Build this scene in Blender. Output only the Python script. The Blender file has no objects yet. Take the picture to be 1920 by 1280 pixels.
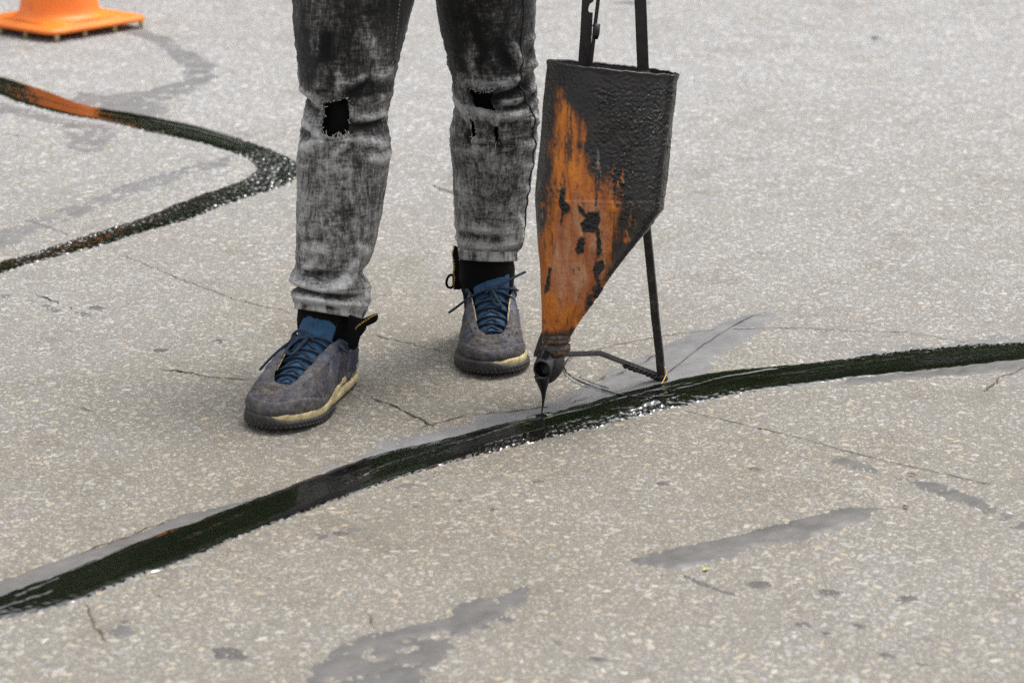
import bpy, math, random
import numpy as np
from mathutils import Matrix, Vector
random.seed(7); RNG = np.random.default_rng(7)
S = bpy.context.scene
COL = S.collection

# ------------------------------------------------------------------ camera
F_PX = 4600.0; CAM_H = 1.104; PITCH = math.atan((640 + 733) / F_PX)
cam = bpy.data.cameras.new('camera'); camo = bpy.data.objects.new('camera', cam); COL.objects.link(camo)
camo.location = (0, 0, CAM_H); camo.rotation_euler = (math.pi / 2 - PITCH, 0, 0)
cam.sensor_width = 36; cam.lens = F_PX / 1920 * 36; cam.clip_start = 0.05; cam.clip_end = 2000
cam.dof.use_dof = True; cam.dof.focus_distance = 3.66; cam.dof.aperture_fstop = 6.3
S.camera = camo

# ------------------------------------------------------------------ sky, sun, exposure
SUN_EL, SUN_AZ = 70, 48             # azimuth measured from +Y clockwise: high behind the subject, to the right
w = bpy.data.worlds.new('World'); S.world = w; w.use_nodes = True
wn = w.node_tree; bg = wn.nodes['Background']
sky = wn.nodes.new('ShaderNodeTexSky'); sky.sky_type = 'NISHITA'; sky.sun_disc = False
sky.sun_elevation = math.radians(SUN_EL); sky.sun_rotation = math.radians(SUN_AZ)
sky.air_density = 1.0; sky.dust_density = 4.0; sky.ozone_density = 1.0
hsv = wn.nodes.new('ShaderNodeHueSaturation'); hsv.inputs['Saturation'].default_value = 0.22
wn.links.new(sky.outputs[0], hsv.inputs['Color']); wn.links.new(hsv.outputs[0], bg.inputs[0])
bg.inputs[1].default_value = 0.15
sd = bpy.data.lights.new('sun', 'SUN'); sd.energy = 1.0; sd.angle = math.radians(17); sd.color = (1, 0.965, 0.92)
so = bpy.data.objects.new('sun', sd); COL.objects.link(so)
_el, _az = math.radians(SUN_EL), math.radians(SUN_AZ)
_d = Vector((math.sin(_az) * math.cos(_el), math.cos(_az) * math.cos(_el), math.sin(_el)))
so.rotation_euler = _d.to_track_quat('Z', 'Y').to_euler(); so.location = (0, 0, 8)
S.view_settings.view_transform = 'Standard'; S.view_settings.look = 'None'
S.view_settings.exposure = 1.0; S.view_settings.gamma = 1.0; S.view_settings.use_curve_mapping = False
S.render.engine = 'CYCLES'; S.cycles.use_denoising = False
S.cycles.max_bounces = 6

# ------------------------------------------------------------------ helpers: photo coordinates to places
CP, SP = math.cos(PITCH), math.sin(PITCH)
def ray(u, v):
    a = (np.asarray(u, float) - 960) / F_PX; b = -(np.asarray(v, float) - 640) / F_PX
    return a, CP + b * SP, -SP + b * CP
def gp(u, v, z=0.0):
    dx, dy, dz = ray(u, v); t = (z - CAM_H) / dz
    return np.stack([dx * t, dy * t, np.full_like(np.asarray(t, float), 0.0) + z], -1)
def pp(u, v, Y):
    dx, dy, dz = ray(u, v); t = Y / dy
    return np.stack([dx * t, dy * t, CAM_H + dz * t], -1)
def proj(P):
    P = np.asarray(P, float); x, y, z = P[..., 0], P[..., 1], P[..., 2] - CAM_H
    d = y * CP - z * SP; up = y * SP + z * CP
    return 960 + F_PX * x / d, 640 - F_PX * up / d
def sm(e0, e1, x):
    t = np.clip((np.asarray(x, float) - e0) / (e1 - e0), 0, 1); return t * t * (3 - 2 * t)

# ------------------------------------------------------------------ helpers: noise
def _h(i, j, k, s):
    M = np.uint64(0xFFFFFFFF)
    n = (i.astype(np.int64) * 374761393 + j.astype(np.int64) * 668265263 + k.astype(np.int64) * 2147483647 + s * 1274126177) & 0xFFFFFFFF
    n = n.astype(np.uint64)
    n = ((n ^ (n >> np.uint64(13))) * np.uint64(1274126177)) & M
    n = ((n ^ (n >> np.uint64(16))) * np.uint64(2246822519)) & M
    return (n ^ (n >> np.uint64(15))).astype(np.float64) / 4294967295.0
def vn(x, y, z=0.0, s=0):
    x = np.asarray(x, float); y = np.asarray(y, float) + 0 * x; z = np.asarray(z, float) + 0 * x
    i, j, k = np.floor(x), np.floor(y), np.floor(z)
    f, g, h = x - i, y - j, z - k
    f, g, h = f*f*(3-2*f), g*g*(3-2*g), h*h*(3-2*h)
    r = 0
    for a in (0, 1):
        for b in (0, 1):
            for c in (0, 1):
                r = r + _h(i+a, j+b, k+c, s) * (f if a else 1-f) * (g if b else 1-g) * (h if c else 1-h)
    return r * 2 - 1
def fbm(x, y, z=0.0, s=0, o=4):
    r, a, n = 0, 1.0, 0
    for q in range(o):
        r = r + a * vn(np.asarray(x)*2**q, np.asarray(y)*2**q, np.asarray(z)*2**q, s+q); n += a; a *= .5
    return r / n
def domes(x, y, c, s=0):
    """round stone tops on a jittered lattice of pitch c, 0..1"""
    x = np.asarray(x) / c; y = np.asarray(y) / c; i, j = np.floor(x), np.floor(y); best = np.zeros_like(x); O = np.zeros_like(x)
    for a in (-1, 0, 1):
        for b in (-1, 0, 1):
            px_ = i + a + .15 + .7*_h(i+a, j+b, O, s); py_ = j + b + .15 + .7*_h(i+a, j+b, O+1, s)
            r = .34 + .32*_h(i+a, j+b, O+2, s)
            d = np.maximum(0, 1 - ((x-px_)**2 + (y-py_)**2) / r**2)
            best = np.maximum(best, d * (.4 + .6*_h(i+a, j+b, O+3, s)))
    return best

# ------------------------------------------------------------------ helpers: meshes
def mk(name, V, Fc, mat, parent=None, smooth=True, attrs=None, loc=None):
    V = np.asarray(V, np.float32).reshape(-1, 3)
    me = bpy.data.meshes.new(name)
    groups = Fc if isinstance(Fc, list) and len(Fc) and isinstance(Fc[0], np.ndarray) else None
    if groups is None and not isinstance(Fc, np.ndarray):
        me.from_pydata(V.tolist(), [], [tuple(int(i) for i in f) for f in Fc])
    else:
        groups = groups or [Fc]
        loops = np.concatenate([g.ravel() for g in groups]).astype(np.int32)
        counts = np.concatenate([np.full(len(g), g.shape[1], np.int32) for g in groups])
        me.vertices.add(len(V)); me.vertices.foreach_set('co', V.ravel())
        me.loops.add(len(loops)); me.loops.foreach_set('vertex_index', loops)
        me.polygons.add(len(counts))
        me.polygons.foreach_set('loop_start', np.concatenate([[0], np.cumsum(counts)[:-1]]).astype(np.int32))
    if attrs:
        for k, a in attrs.items():
            a = np.asarray(a, np.float32)
            if a.ndim == 2:
                at = me.attributes.new(k, 'FLOAT_COLOR', 'POINT')
                at.data.foreach_set('color', np.concatenate([a, np.ones((len(a), 1), np.float32)], 1).ravel())
            else:
                at = me.attributes.new(k, 'FLOAT', 'POINT'); at.data.foreach_set('value', a)
    me.update(calc_edges=True); me.validate()
    if smooth: me.polygons.foreach_set('use_smooth', [True] * len(me.polygons))
    if mat: me.materials.append(mat)
    o = bpy.data.objects.new(name, me); COL.objects.link(o)
    if parent is not None: o.parent = parent
    if loc is not None: o.location = loc
    return o
def tag(o, label=None, cat=None, group=None, kind=None):
    for k, v in (('label', label), ('category', cat), ('group', group), ('kind', kind)):
        if v: o[k] = v
    return o
def empty(name, loc, label, cat, rz=0, group=None):
    o = bpy.data.objects.new(name, None); COL.objects.link(o); o.location = loc; o.rotation_euler.z = rz; o.empty_display_size = .1
    return tag(o, label, cat, group)
def gridfaces(n, m, wrap=False):
    i, j = np.meshgrid(np.arange(n-1), np.arange(m if wrap else m-1), indexing='ij'); j2 = (j+1) % m
    return np.stack([i*m+j, i*m+j2, (i+1)*m+j2, (i+1)*m+j], -1).reshape(-1, 4)
class MB:
    def __init__(s): s.V = []; s.Fc = []; s.n = 0
    def add(s, V, Fc):
        V = np.asarray(V, float).reshape(-1, 3); s.V.append(V); s.Fc += [tuple(int(i)+s.n for i in f) for f in Fc]; s.n += len(V)
    def build(s, name, mat, parent=None, **k): return mk(name, np.concatenate(s.V), s.Fc, mat, parent, **k)
def crom(P, n, closed=False):
    P = np.asarray(P, float); m = len(P)
    t = np.linspace(0, m if closed else m-1, n, endpoint=not closed)
    i = np.minimum(np.floor(t).astype(int), m-1 if closed else m-2); f = (t - i)[:, None]
    g = (lambda k: P[k % m]) if closed else (lambda k: P[np.clip(k, 0, m-1)])
    a, b, c, d = g(i-1), g(i), g(i+1), g(i+2)
    return .5*((2*b) + (c-a)*f + (2*a-5*b+4*c-d)*f**2 + (3*b-a-3*c+d)*f**3)
def frames(P):
    T = np.gradient(P, axis=0); T /= np.linalg.norm(T, axis=1)[:, None] + 1e-12
    up = np.array([0, 0, 1.]) if abs(T[0, 2]) < .9 else np.array([1., 0, 0]); N = []
    n = up - T[0]*np.dot(up, T[0]); n /= np.linalg.norm(n)
    for t in T:
        n = n - t*np.dot(n, t); n /= np.linalg.norm(n) + 1e-12; N.append(n)
    N = np.array(N); return T, N, np.cross(T, N)
def tube(P, r, k=8, ax=1.0, closed=False):
    """swept round (or flattened) bar: vertices, faces"""
    P = np.asarray(P, float); n = len(P); r = np.broadcast_to(np.asarray(r, float), (n,))
    T, N, B = frames(P); a = np.arange(k) * 2*math.pi/k
    V = P[:, None] + r[:, None, None]*(np.cos(a)[None, :, None]*N[:, None]*ax + np.sin(a)[None, :, None]*B[:, None])
    Fc = [tuple(f) for f in gridfaces(n, k, True)]
    if closed: Fc += [((n-1)*k+j, (n-1)*k+(j+1) % k, (j+1) % k, j) for j in range(k)]
    else: Fc += [tuple(range(k))[::-1], tuple((n-1)*k + j for j in range(k))]
    return V.reshape(-1, 3), Fc
def bar(P, wv, tv):
    """flat bar through points P; wv, tv: half width and half thickness vectors; chamfered section"""
    P = np.asarray(P, float); wv = np.asarray(wv, float); tv = np.asarray(tv, float); c = .12
    sec = [(1-c, 1), (1, 1-2*c), (1, -1+2*c), (1-c, -1), (-1+c, -1), (-1, -1+2*c), (-1, 1-2*c), (-1+c, 1)]
    V = np.array([[p + a*wv + b*tv for a, b in sec] for p in P]).reshape(-1, 3); n = len(P)
    Fc = [tuple(f) for f in gridfaces(n, 8, True)] + [tuple(range(8))[::-1], tuple((n-1)*8+j for j in range(8))]
    return V, Fc
def sdf(P, poly):
    """signed distance (positive inside) of points P (n,2) to polygon"""
    poly = np.asarray(poly, float); x, y = P[:, 0], P[:, 1]; d = np.full(len(P), 1e18); ins = np.zeros(len(P), bool)
    for k in range(len(poly)):
        a, b = poly[k], poly[(k+1) % len(poly)]; e = b - a; wx, wy = x-a[0], y-a[1]
        t = np.clip((wx*e[0]+wy*e[1]) / (e @ e + 1e-18), 0, 1)
        d = np.minimum(d, (wx-e[0]*t)**2 + (wy-e[1]*t)**2)
        if a[1] != b[1]:
            c = ((a[1] > y) != (b[1] > y)) & (x < (b[0]-a[0])*(y-a[1])/(b[1]-a[1]) + a[0]); ins ^= c
    d = np.sqrt(d); return np.where(ins, d, -d)
def segd(x, y, pts):
    """distance to polyline and position along it (0..1)"""
    pts = np.asarray(pts, float); d = np.full(x.shape, 1e9); tt = np.zeros(x.shape); m = len(pts)-1
    for k in range(m):
        a, b = pts[k], pts[k+1]; e = b-a; t = np.clip(((x-a[0])*e[0] + (y-a[1])*e[1]) / (e@e + 1e-18), 0, 1)
        q = np.hypot(x-a[0]-e[0]*t, y-a[1]-e[1]*t); c = q < d; d = np.where(c, q, d); tt = np.where(c, (k+t)/m, tt)
    return d, tt

# ------------------------------------------------------------------ helpers: materials
def new_mat(name, **k):
    m = bpy.data.materials.new(name); m.use_nodes = True; b = m.node_tree.nodes['Principled BSDF']
    for q, v in k.items():
        key = {'col': 'Base Color', 'rough': 'Roughness', 'metal': 'Metallic', 'ior': 'IOR', 'spec': 'Specular IOR Level', 'coat': 'Coat Weight', 'coatr': 'Coat Roughness', 'sheen': 'Sheen Weight'}[q]
        b.inputs[key].default_value = (*v, 1) if q == 'col' else v
    return m, m.node_tree, b
class G:
    """small node-graph writer"""
    def __init__(s, nt): s.nt = nt
    def n(s, t, props=None, **ins):
        nd = s.nt.nodes.new('ShaderNode' + t)
        for k, v in (props or {}).items(): setattr(nd, k, v)
        for k, v in ins.items():
            key = int(k[1:]) if k[0] == 'i' and k[1:].isdigit() else k.replace('_', ' ')
            s.put(nd.inputs[key], v)
        return nd
    def put(s, sock, v):
        if hasattr(v, 'is_output'): s.nt.links.new(v, sock)
        elif isinstance(v, bpy.types.Node): s.nt.links.new(v.outputs[0], sock)
        elif isinstance(v, tuple) and len(v) == 3 and sock.type == 'RGBA': sock.default_value = (*v, 1)
        else: sock.default_value = v
    def obj(s): return s.n('TexCoord').outputs['Object']
    def map(s, vec, scale=(1, 1, 1)): return s.n('Mapping', Vector=vec, Scale=scale).outputs[0]
    def noise(s, vec, scale, detail=4, rough=.55, dist=0): return s.n('TexNoise', Vector=vec, Scale=scale, Detail=detail, Roughness=rough, Distortion=dist).outputs['Fac']
    def vor(s, vec, scale, feature='F1', out='Distance', rnd=1.0): return s.n('TexVoronoi', {'feature': feature}, Vector=vec, Scale=scale, Randomness=rnd).outputs[out]
    def ramp(s, fac, stops, interp='LINEAR'):
        r = s.n('ValToRGB', Fac=fac); e = r.color_ramp; e.interpolation = interp
        while len(e.elements) > len(stops): e.elements.remove(e.elements[-1])
        while len(e.elements) < len(stops): e.elements.new(.5)
        for q, (p, c) in zip(e.elements, stops): q.position = p; q.color = (c, c, c, 1) if not isinstance(c, tuple) else (*c, 1)
        return r.outputs[0]
    def mix(s, f, a, b, mode='MIX'):
        m = s.n('Mix', {'data_type': 'RGBA', 'blend_type': mode}); s.put(m.inputs[0], f); s.put(m.inputs[6], a); s.put(m.inputs[7], b); return m.outputs[2]
    def m(s, op, a, b=0.0, clamp=False):
        q = s.n('Math', {'operation': op, 'use_clamp': clamp}); s.put(q.inputs[0], a); s.put(q.inputs[1], b); return q.outputs[0]
    def attr(s, name, out='Fac'): return s.n('Attribute', {'attribute_name': name}).outputs[out]
    def bump(s, h, dist, strength=1.0, normal=None):
        b = s.n('Bump', Height=h, Distance=dist, Strength=strength)
        if normal is not None: s.put(b.inputs['Normal'], normal)
        return b.outputs[0]

def dirt_and_light(g, o2, c):
    """worn, grubby areas plus painted far sheen and foot shade, for binder and stones"""
    big = g.noise(o2, .9, 5, .62); nearness = g.ramp(g.m('ADD', g.m('MULTIPLY', g.n('SeparateXYZ', Vector=o2).outputs[1], .1), g.m('MULTIPLY', g.noise(o2, .7, 3), .16)), [(.40, 1.0), (.66, 0.0)])      # near ground dirtier; pale, cool far ground is sky sheen put into the colour
    c = g.mix(g.m('SUBTRACT', 1.0, nearness), c, g.mix(1.0, c, (1.20, 1.23, 1.30), 'MULTIPLY'))
    c = g.mix(g.m('MULTIPLY', nearness, g.ramp(big, [(.30, .15), (.58, 1.0)])), c, g.mix(1.0, c, (.90, .875, .825), 'MULTIPLY'))
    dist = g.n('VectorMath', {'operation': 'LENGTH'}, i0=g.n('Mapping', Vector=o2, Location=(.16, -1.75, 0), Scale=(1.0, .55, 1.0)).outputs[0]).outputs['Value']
    foot_shade = g.ramp(g.m('ADD', dist, g.m('MULTIPLY', g.m('SUBTRACT', g.noise(o2, 2.6, 6, .65), .5), 1.1)), [(.15, 1.0), (.62, 0.0)])
    c = g.mix(foot_shade, c, g.mix(1.0, c, (.89, .86, .80), 'MULTIPLY'))                 # soft shadow of the person put into the colour, with brown dirt
    st = g.noise(o2, 6.5, 6, .68, .3)
    c = g.mix(g.ramp(st, [(.53, 0.0), (.70, .55)]), c, g.mix(1.0, c, (.68, .63, .55), 'MULTIPLY'))
    pale = g.noise(o2, 3.1, 5, .6)
    return g.mix(g.ramp(pale, [(.58, 0.0), (.76, .35)]), c, g.mix(1.0, c, (1.22, 1.22, 1.24), 'MULTIPLY'))
def m_road():
    m, nt, b = new_mat('worn_asphalt', rough=.78, spec=.35); g = G(nt); o = g.obj()
    o2 = g.map(o, (1, 1, 0))
    vc = g.n('TexVoronoi', Vector=o2, Scale=300.0); dist = vc.outputs['Distance']; rnd = g.n('SeparateColor', Color=vc.outputs['Color'])
    fine = g.ramp(rnd.outputs[0], [(0, (.145, .138, .127)), (.4, (.205, .195, .178)), (.72, (.265, .253, .232)), (.88, (.34, .30, .24)), (1, (.41, .395, .37))])
    base = g.mix(g.ramp(dist, [(.25, 0.0), (.62, 1.0)]), fine, (.178, .169, .153))
    pit_shade = g.ramp(g.vor(o2, 75.0), [(.05, .85), (.16, 0.0)]); base = g.mix(g.m('MULTIPLY', pit_shade, g.ramp(g.noise(o2, 12, 3), [(.45, 0.0), (.6, 1.0)])), base, (.05, .045, .038))  # dark dots paint in the small shadows of pits
    g.put(b.inputs['Base Color'], dirt_and_light(g, o2, base))
    g.put(b.inputs['Normal'], g.bump(g.m('SUBTRACT', 1.0, dist), .0010, .7, g.bump(g.noise(o2, 900, 3), .0003, .5)))
    return m
def m_stone():
    m, nt, b = new_mat('aggregate_stone', rough=.68, spec=.4); g = G(nt); o = g.obj()
    r = g.n('NewGeometry').outputs['Random Per Island']
    c = g.ramp(r, [(0, (.165, .16, .152)), (.16, (.22, .212, .20)), (.36, (.275, .268, .255)), (.54, (.325, .318, .303)), (.66, (.37, .325, .26)), (.74, (.30, .30, .305)), (.84, (.355, .345, .325)), (.94, (.36, .30, .23)), (.975, (.41, .397, .372))], 'CONSTANT')
    n2 = g.noise(o, 500, 3)
    c = g.mix(.5, c, g.mix(1.0, c, g.ramp(n2, [(.3, .62), (.7, 1.25)]), 'MULTIPLY'))
    g.put(b.inputs['Base Color'], dirt_and_light(g, g.map(o, (1, 1, 0)), c)); g.put(b.inputs['Normal'], g.bump(n2, .0004, .4)); return m
def m_tar(name='fresh_tar', col=(.003, .0031, .0026), r0=.09, r1=.18, coat=.55):
    m, nt, b = new_mat(name, col=col, ior=1.6, spec=.5, coat=coat, coatr=.11); g = G(nt); o = g.obj(); b.inputs['Coat IOR'].default_value = 1.6
    g.put(b.inputs['Roughness'], g.ramp(g.noise(o, 40, 4), [(.4, r0), (.75, r1)]))
    sp = g.ramp(g.vor(o, 150, rnd=1.0), [(.0, 1.0), (.09, 0.0)])
    g.put(b.inputs['Normal'], g.bump(g.m('ADD', g.noise(o, 60, 3), g.m('MULTIPLY', sp, .8)), .0012, .16)); return m
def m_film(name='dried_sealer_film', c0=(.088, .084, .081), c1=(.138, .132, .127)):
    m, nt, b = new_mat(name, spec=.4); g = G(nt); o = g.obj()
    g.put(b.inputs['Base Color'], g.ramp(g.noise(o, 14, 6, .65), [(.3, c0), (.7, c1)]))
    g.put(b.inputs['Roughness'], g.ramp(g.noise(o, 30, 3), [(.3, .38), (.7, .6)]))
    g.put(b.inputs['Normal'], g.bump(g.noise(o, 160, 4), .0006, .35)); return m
def m_simple(name, c, rough=.6, var=.35, scale=60, bump=.0004, **k):
    m, nt, b = new_mat(name, rough=rough, **k); g = G(nt); o = g.obj(); n = g.noise(o, scale, 5, .6)
    lo = tuple(x*(1-var) for x in c); hi = tuple(min(1, x*(1+var)) for x in c)
    g.put(b.inputs['Base Color'], g.ramp(n, [(.3, lo), (.7, hi)]))
    if bump: g.put(b.inputs['Normal'], g.bump(n, bump, .5))
    return m

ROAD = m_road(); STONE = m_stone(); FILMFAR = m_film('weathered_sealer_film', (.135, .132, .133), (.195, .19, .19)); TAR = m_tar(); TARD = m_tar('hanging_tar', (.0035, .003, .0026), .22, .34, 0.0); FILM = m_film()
CRACK = m_simple('crack_dirt', (.03, .024, .018), .9); CRACKB = m_simple('crack_brown_dirt', (.085, .06, .036), .9)
SPOT = m_simple('dull_tar_spot', (.075, .07, .066), .6, scale=200)
SPOTR = m_simple('rusty_stain', (.25, .19, .135), .85, scale=200)

# ------------------------------------------------------------------ ground
road = mk('road', [(-250, -60, 0), (250, -60, 0), (250, 400, 0), (-250, 400, 0)], [(0, 1, 2, 3)], ROAD, smooth=False)
tag(road, kind='structure')

def stones():
    P = []
    for y0, y1, sp in ((2.2, 3.2, .0066), (3.2, 4.6, .0070), (4.6, 7.9, .0092)):
        for y in np.arange(y0, y1, sp * .9):
            hw = .213*y + .16; n = int(2*hw/sp)
            x = np.linspace(-hw, hw, n) + RNG.uniform(-.42, .42, n)*sp
            P.append(np.stack([x, y + RNG.uniform(-.42, .42, n)*sp, np.full(n, sp)], 1))
    P = np.concatenate(P); n = len(P)
    dens = fbm(P[:, 0]*7, P[:, 1]*7, s=3, o=3)
    keep = RNG.random(n) < np.clip(.74 + .45*dens, .3, .97); P = P[keep]; n = len(P)
    r = P[:, 2] * np.clip(RNG.lognormal(-1.06, .44, n), .15, .90)
    K = 6; a = (np.arange(K)[None] + RNG.uniform(-.3, .3, (n, K))) * 2*math.pi/K
    rr = r[:, None]*RNG.uniform(.72, 1.2, (n, K)); rot = RNG.uniform(0, math.pi, n); el = RNG.uniform(1.0, 1.8, n)
    ex, ey = np.cos(a)*rr*el[:, None], np.sin(a)*rr/np.sqrt(el)[:, None]
    c, s_ = np.cos(rot)[:, None], np.sin(rot)[:, None]
    V = np.zeros((n, K+1, 3)); V[:, :K, 0] = P[:, :1] + ex*c - ey*s_; V[:, :K, 1] = P[:, 1:2] + ex*s_ + ey*c; V[:, :K, 2] = -.0002
    V[:, K, :2] = P[:, :2] + RNG.uniform(-.25, .25, (n, 2))*r[:, None]; V[:, K, 2] = .0004 + r*RNG.uniform(.06, .30, n)
    b = (np.arange(n)*(K+1))[:, None]; k = np.arange(K)[None]
    Fc = np.stack([b+k, b+(k+1) % K, np.broadcast_to(b+K, (n, K))], -1).reshape(-1, 3)
    o = mk('aggregate', V.reshape(-1, 3), Fc, STONE, road, smooth=True); o['kind'] = 'stuff'
stones()

# ------------------------------------------------------------------ thin layers on the road
def layer(name, poly_px, mat, thick=.0022, edge=.012, nz=.0012, res=.004, parent=road, wob=.008, stonek=0.0, seed=0):
    poly = gp(np.array(poly_px)[:, 0], np.array(poly_px)[:, 1])[:, :2]
    lo, hi = poly.min(0)-.02, poly.max(0)+.02
    xs, ys = np.arange(lo[0], hi[0], res), np.arange(lo[1], hi[1], res); X, Y = np.meshgrid(xs, ys, indexing='ij'); n, m = X.shape
    P = np.stack([X.ravel(), Y.ravel()], 1)
    d = sdf(P, poly) + .25*edge + wob*fbm(P[:, 0]*22, P[:, 1]*22, s=seed+11, o=4)
    z = thick*sm(-.1*edge, edge, d) + nz*fbm(P[:, 0]*55, P[:, 1]*55, s=seed+5, o=3)*sm(0, edge, d) - .0006
    z = np.where(d < 0, -.0006 + d*.15, z)
    if stonek: z = z - stonek*sm(.1, .5, fbm(P[:, 0]*26, P[:, 1]*26, s=seed+8, o=4))
    z += .0002
    Fq = gridfaces(n, m); Fq = Fq[(z[Fq].max(1) > -.0004)]
    if not len(Fq): return None
    used, inv = np.unique(Fq, return_inverse=True)
    V = np.concatenate([P, z[:, None]], 1)[used]
    return mk(name, V, inv.reshape(Fq.shape)[:, ::-1].copy() if False else inv.reshape(Fq.shape), mat, parent)
FILMS = [
 # beside the main band, camera-far side
 ([(-60,1108),(0,1086),(137,1039),(241,1005),(337,967),(440,943),(500,930),(464,950),(285,1015),(137,1072),(0,1125),(-60,1140)], .0026, 0),
 ([(585,884),(662,859),(722,831),(793,811),(820,804),(864,797),(897,778),(1006,766),(1060,742),(1100,722),(1150,692),(1240,652),(1330,612),(1395,592),(1455,590),(1440,614),(1395,645),(1345,668),(1330,705),(1247,724),(1146,750),(1039,780),(870,820),(717,855),(640,880)], .0024, .0),
 ([(1560,724),(1673,716),(1755,708),(1837,700),(1960,688),(1960,668),(1755,690),(1591,708)], .0022, 0),
 ([(1480,690),(1560,664),(1680,646),(1800,634),(1960,622),(1960,645),(1800,655),(1620,676)], .0012, .002),
 ([(700,925),(760,906),(820,882),(860,870),(800,905),(750,922)], .0012, .0015),
 # loop by the cone
 ([(234,61),(270,55),(316,70),(363,96),(408,124),(403,150),(370,169),(316,188),(314,215),(260,214),(172,206),(125,192),(145,173),(199,178),(281,169),(340,152),(347,131),(316,105),(281,77)], .0024, .0008),
 ([(-40,188),(0,192),(60,205),(112,222),(200,235),(223,253),(206,281),(164,293),(129,277),(112,236),(50,222),(0,214),(-40,210)], .0018, .0016),
 # strip inside the V
 ([(-60,446),(0,430),(103,396),(206,354),(309,323),(395,299),(446,290),(430,310),(344,337),(241,372),(120,420),(0,471),(-60,490)], .0016, .0014),
 # patches in the foreground
 ([(1181,1049),(1202,1059),(1284,1064),(1356,1051),(1420,1027),(1497,1014),(1561,997),(1612,978),(1650,953),(1604,951),(1548,965),(1497,976),(1420,993),(1356,1006),(1292,1027),(1228,1040)], .0026, .0006),
 ([(1530,850),(1600,862),(1689,890),(1783,908),(1843,929),(1930,982),(1990,1020),(1960,1030),(1920,1006),(1877,976),(1805,946),(1732,920),(1640,892),(1560,870)], .0016, .0016),
 ([(525,1285),(587,1244),(641,1206),(687,1190),(750,1181),(812,1162),(875,1131),(937,1115),(1000,1090),(987,1112),(987,1137),(969,1165),(906,1184),(869,1203),(837,1231),(803,1253),(800,1285),(780,1345),(470,1345)], .0022, .0012),
 ([(1008,1196),(1022,1198),(1045,1196),(1060,1206),(1055,1222),(1035,1232),(1010,1236),(1012,1226),(1036,1220),(1044,1210),(1030,1204)], .0018, 0),
 ([(195,1184),(222,1172),(232,1160),(244,1166),(242,1180),(270,1184),(240,1190),(200,1194)], .0018, 0),
 ([(0,545),(40,552),(80,562),(130,585),(160,585),(175,572),(195,578),(172,594),(140,594),(90,580),(40,566),(0,560)], .0012, .0014),
 ([(560,1010),(660,985),(700,990),(600,1020)], .0006, .003),
]
for i, (poly, th, sk) in enumerate(FILMS):
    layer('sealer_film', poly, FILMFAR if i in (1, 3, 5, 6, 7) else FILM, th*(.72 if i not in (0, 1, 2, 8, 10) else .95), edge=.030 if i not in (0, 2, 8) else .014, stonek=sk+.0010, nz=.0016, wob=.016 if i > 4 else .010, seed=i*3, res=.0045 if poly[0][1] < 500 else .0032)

def blob(u, v, ru, rv, slant=0, n=14):
    out = []
    for k in range(n):
        a = 2*math.pi*k/n; q = 1 + random.uniform(-.35, .3); x = math.cos(a)*ru*q
        out.append((u + x, v + math.sin(a)*rv*q + slant*x))
    return out
SPOTS = [(857,942,15,6,-.1),(925,955,8,3,0),(430,1225,36,10,.05),(1338,1102,46,5,.32),(1240,1078,9,4,0),(1422,1094,20,6,0),(1560,1111,26,8,.1),(1698,1124,14,4,-.1),(1512,1172,10,3,.2),(1546,1186,8,3,0),(1610,1172,14,3,.2),(1586,1202,15,3,.15),(1612,1210,6,2,.1),(1668,1228,12,4,.2),(1712,1242,28,4,.16),(152,763,18,5,.1),(165,768,14,3,.3),(780,950,10,3,0),(300,1118,8,3,.3),(1640,72,9,4,0),(30,1158,10,3,0),(640,1000,12,3,.1),(840,358,14,2,.4),(822,352,8,2,.4),(1185,6,40,3,0),(330,960,5,2,0),(28,642,8,1.5,-.15),(1005,905,7,2.5,0),(1240,905,9,3,0),(1120,1235,12,3,.1),(690,1150,9,3,0),(1420,880,12,3,.1),(1760,1020,9,3,0),(1830,1110,12,4,.1),(250,900,10,3,0),(90,985,9,3,.2),(410,640,14,4,0),(360,760,20,4,.1),(300,655,12,3,0)]
for i, (u, v, a, b, s_) in enumerate(SPOTS):
    layer('tar_spot', blob(u, v, a, b, s_), SPOT, .0013, edge=.010, res=.0018, wob=.012, stonek=.0014, seed=100+i)
for i, (u, v, a, b, s_) in enumerate([(1640,1096,24,7,.1),(540,995,22,5,0),(960,1000,40,8,.1),(1340,20,30,6,0),(1000,1270,30,8,0),(380,795,16,3,0)]):
    layer('rust_stain', blob(u, v, a, b, s_), SPOTR, .0003, edge=.012, res=.003, wob=.012, stonek=.0008, seed=200+i)

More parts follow.
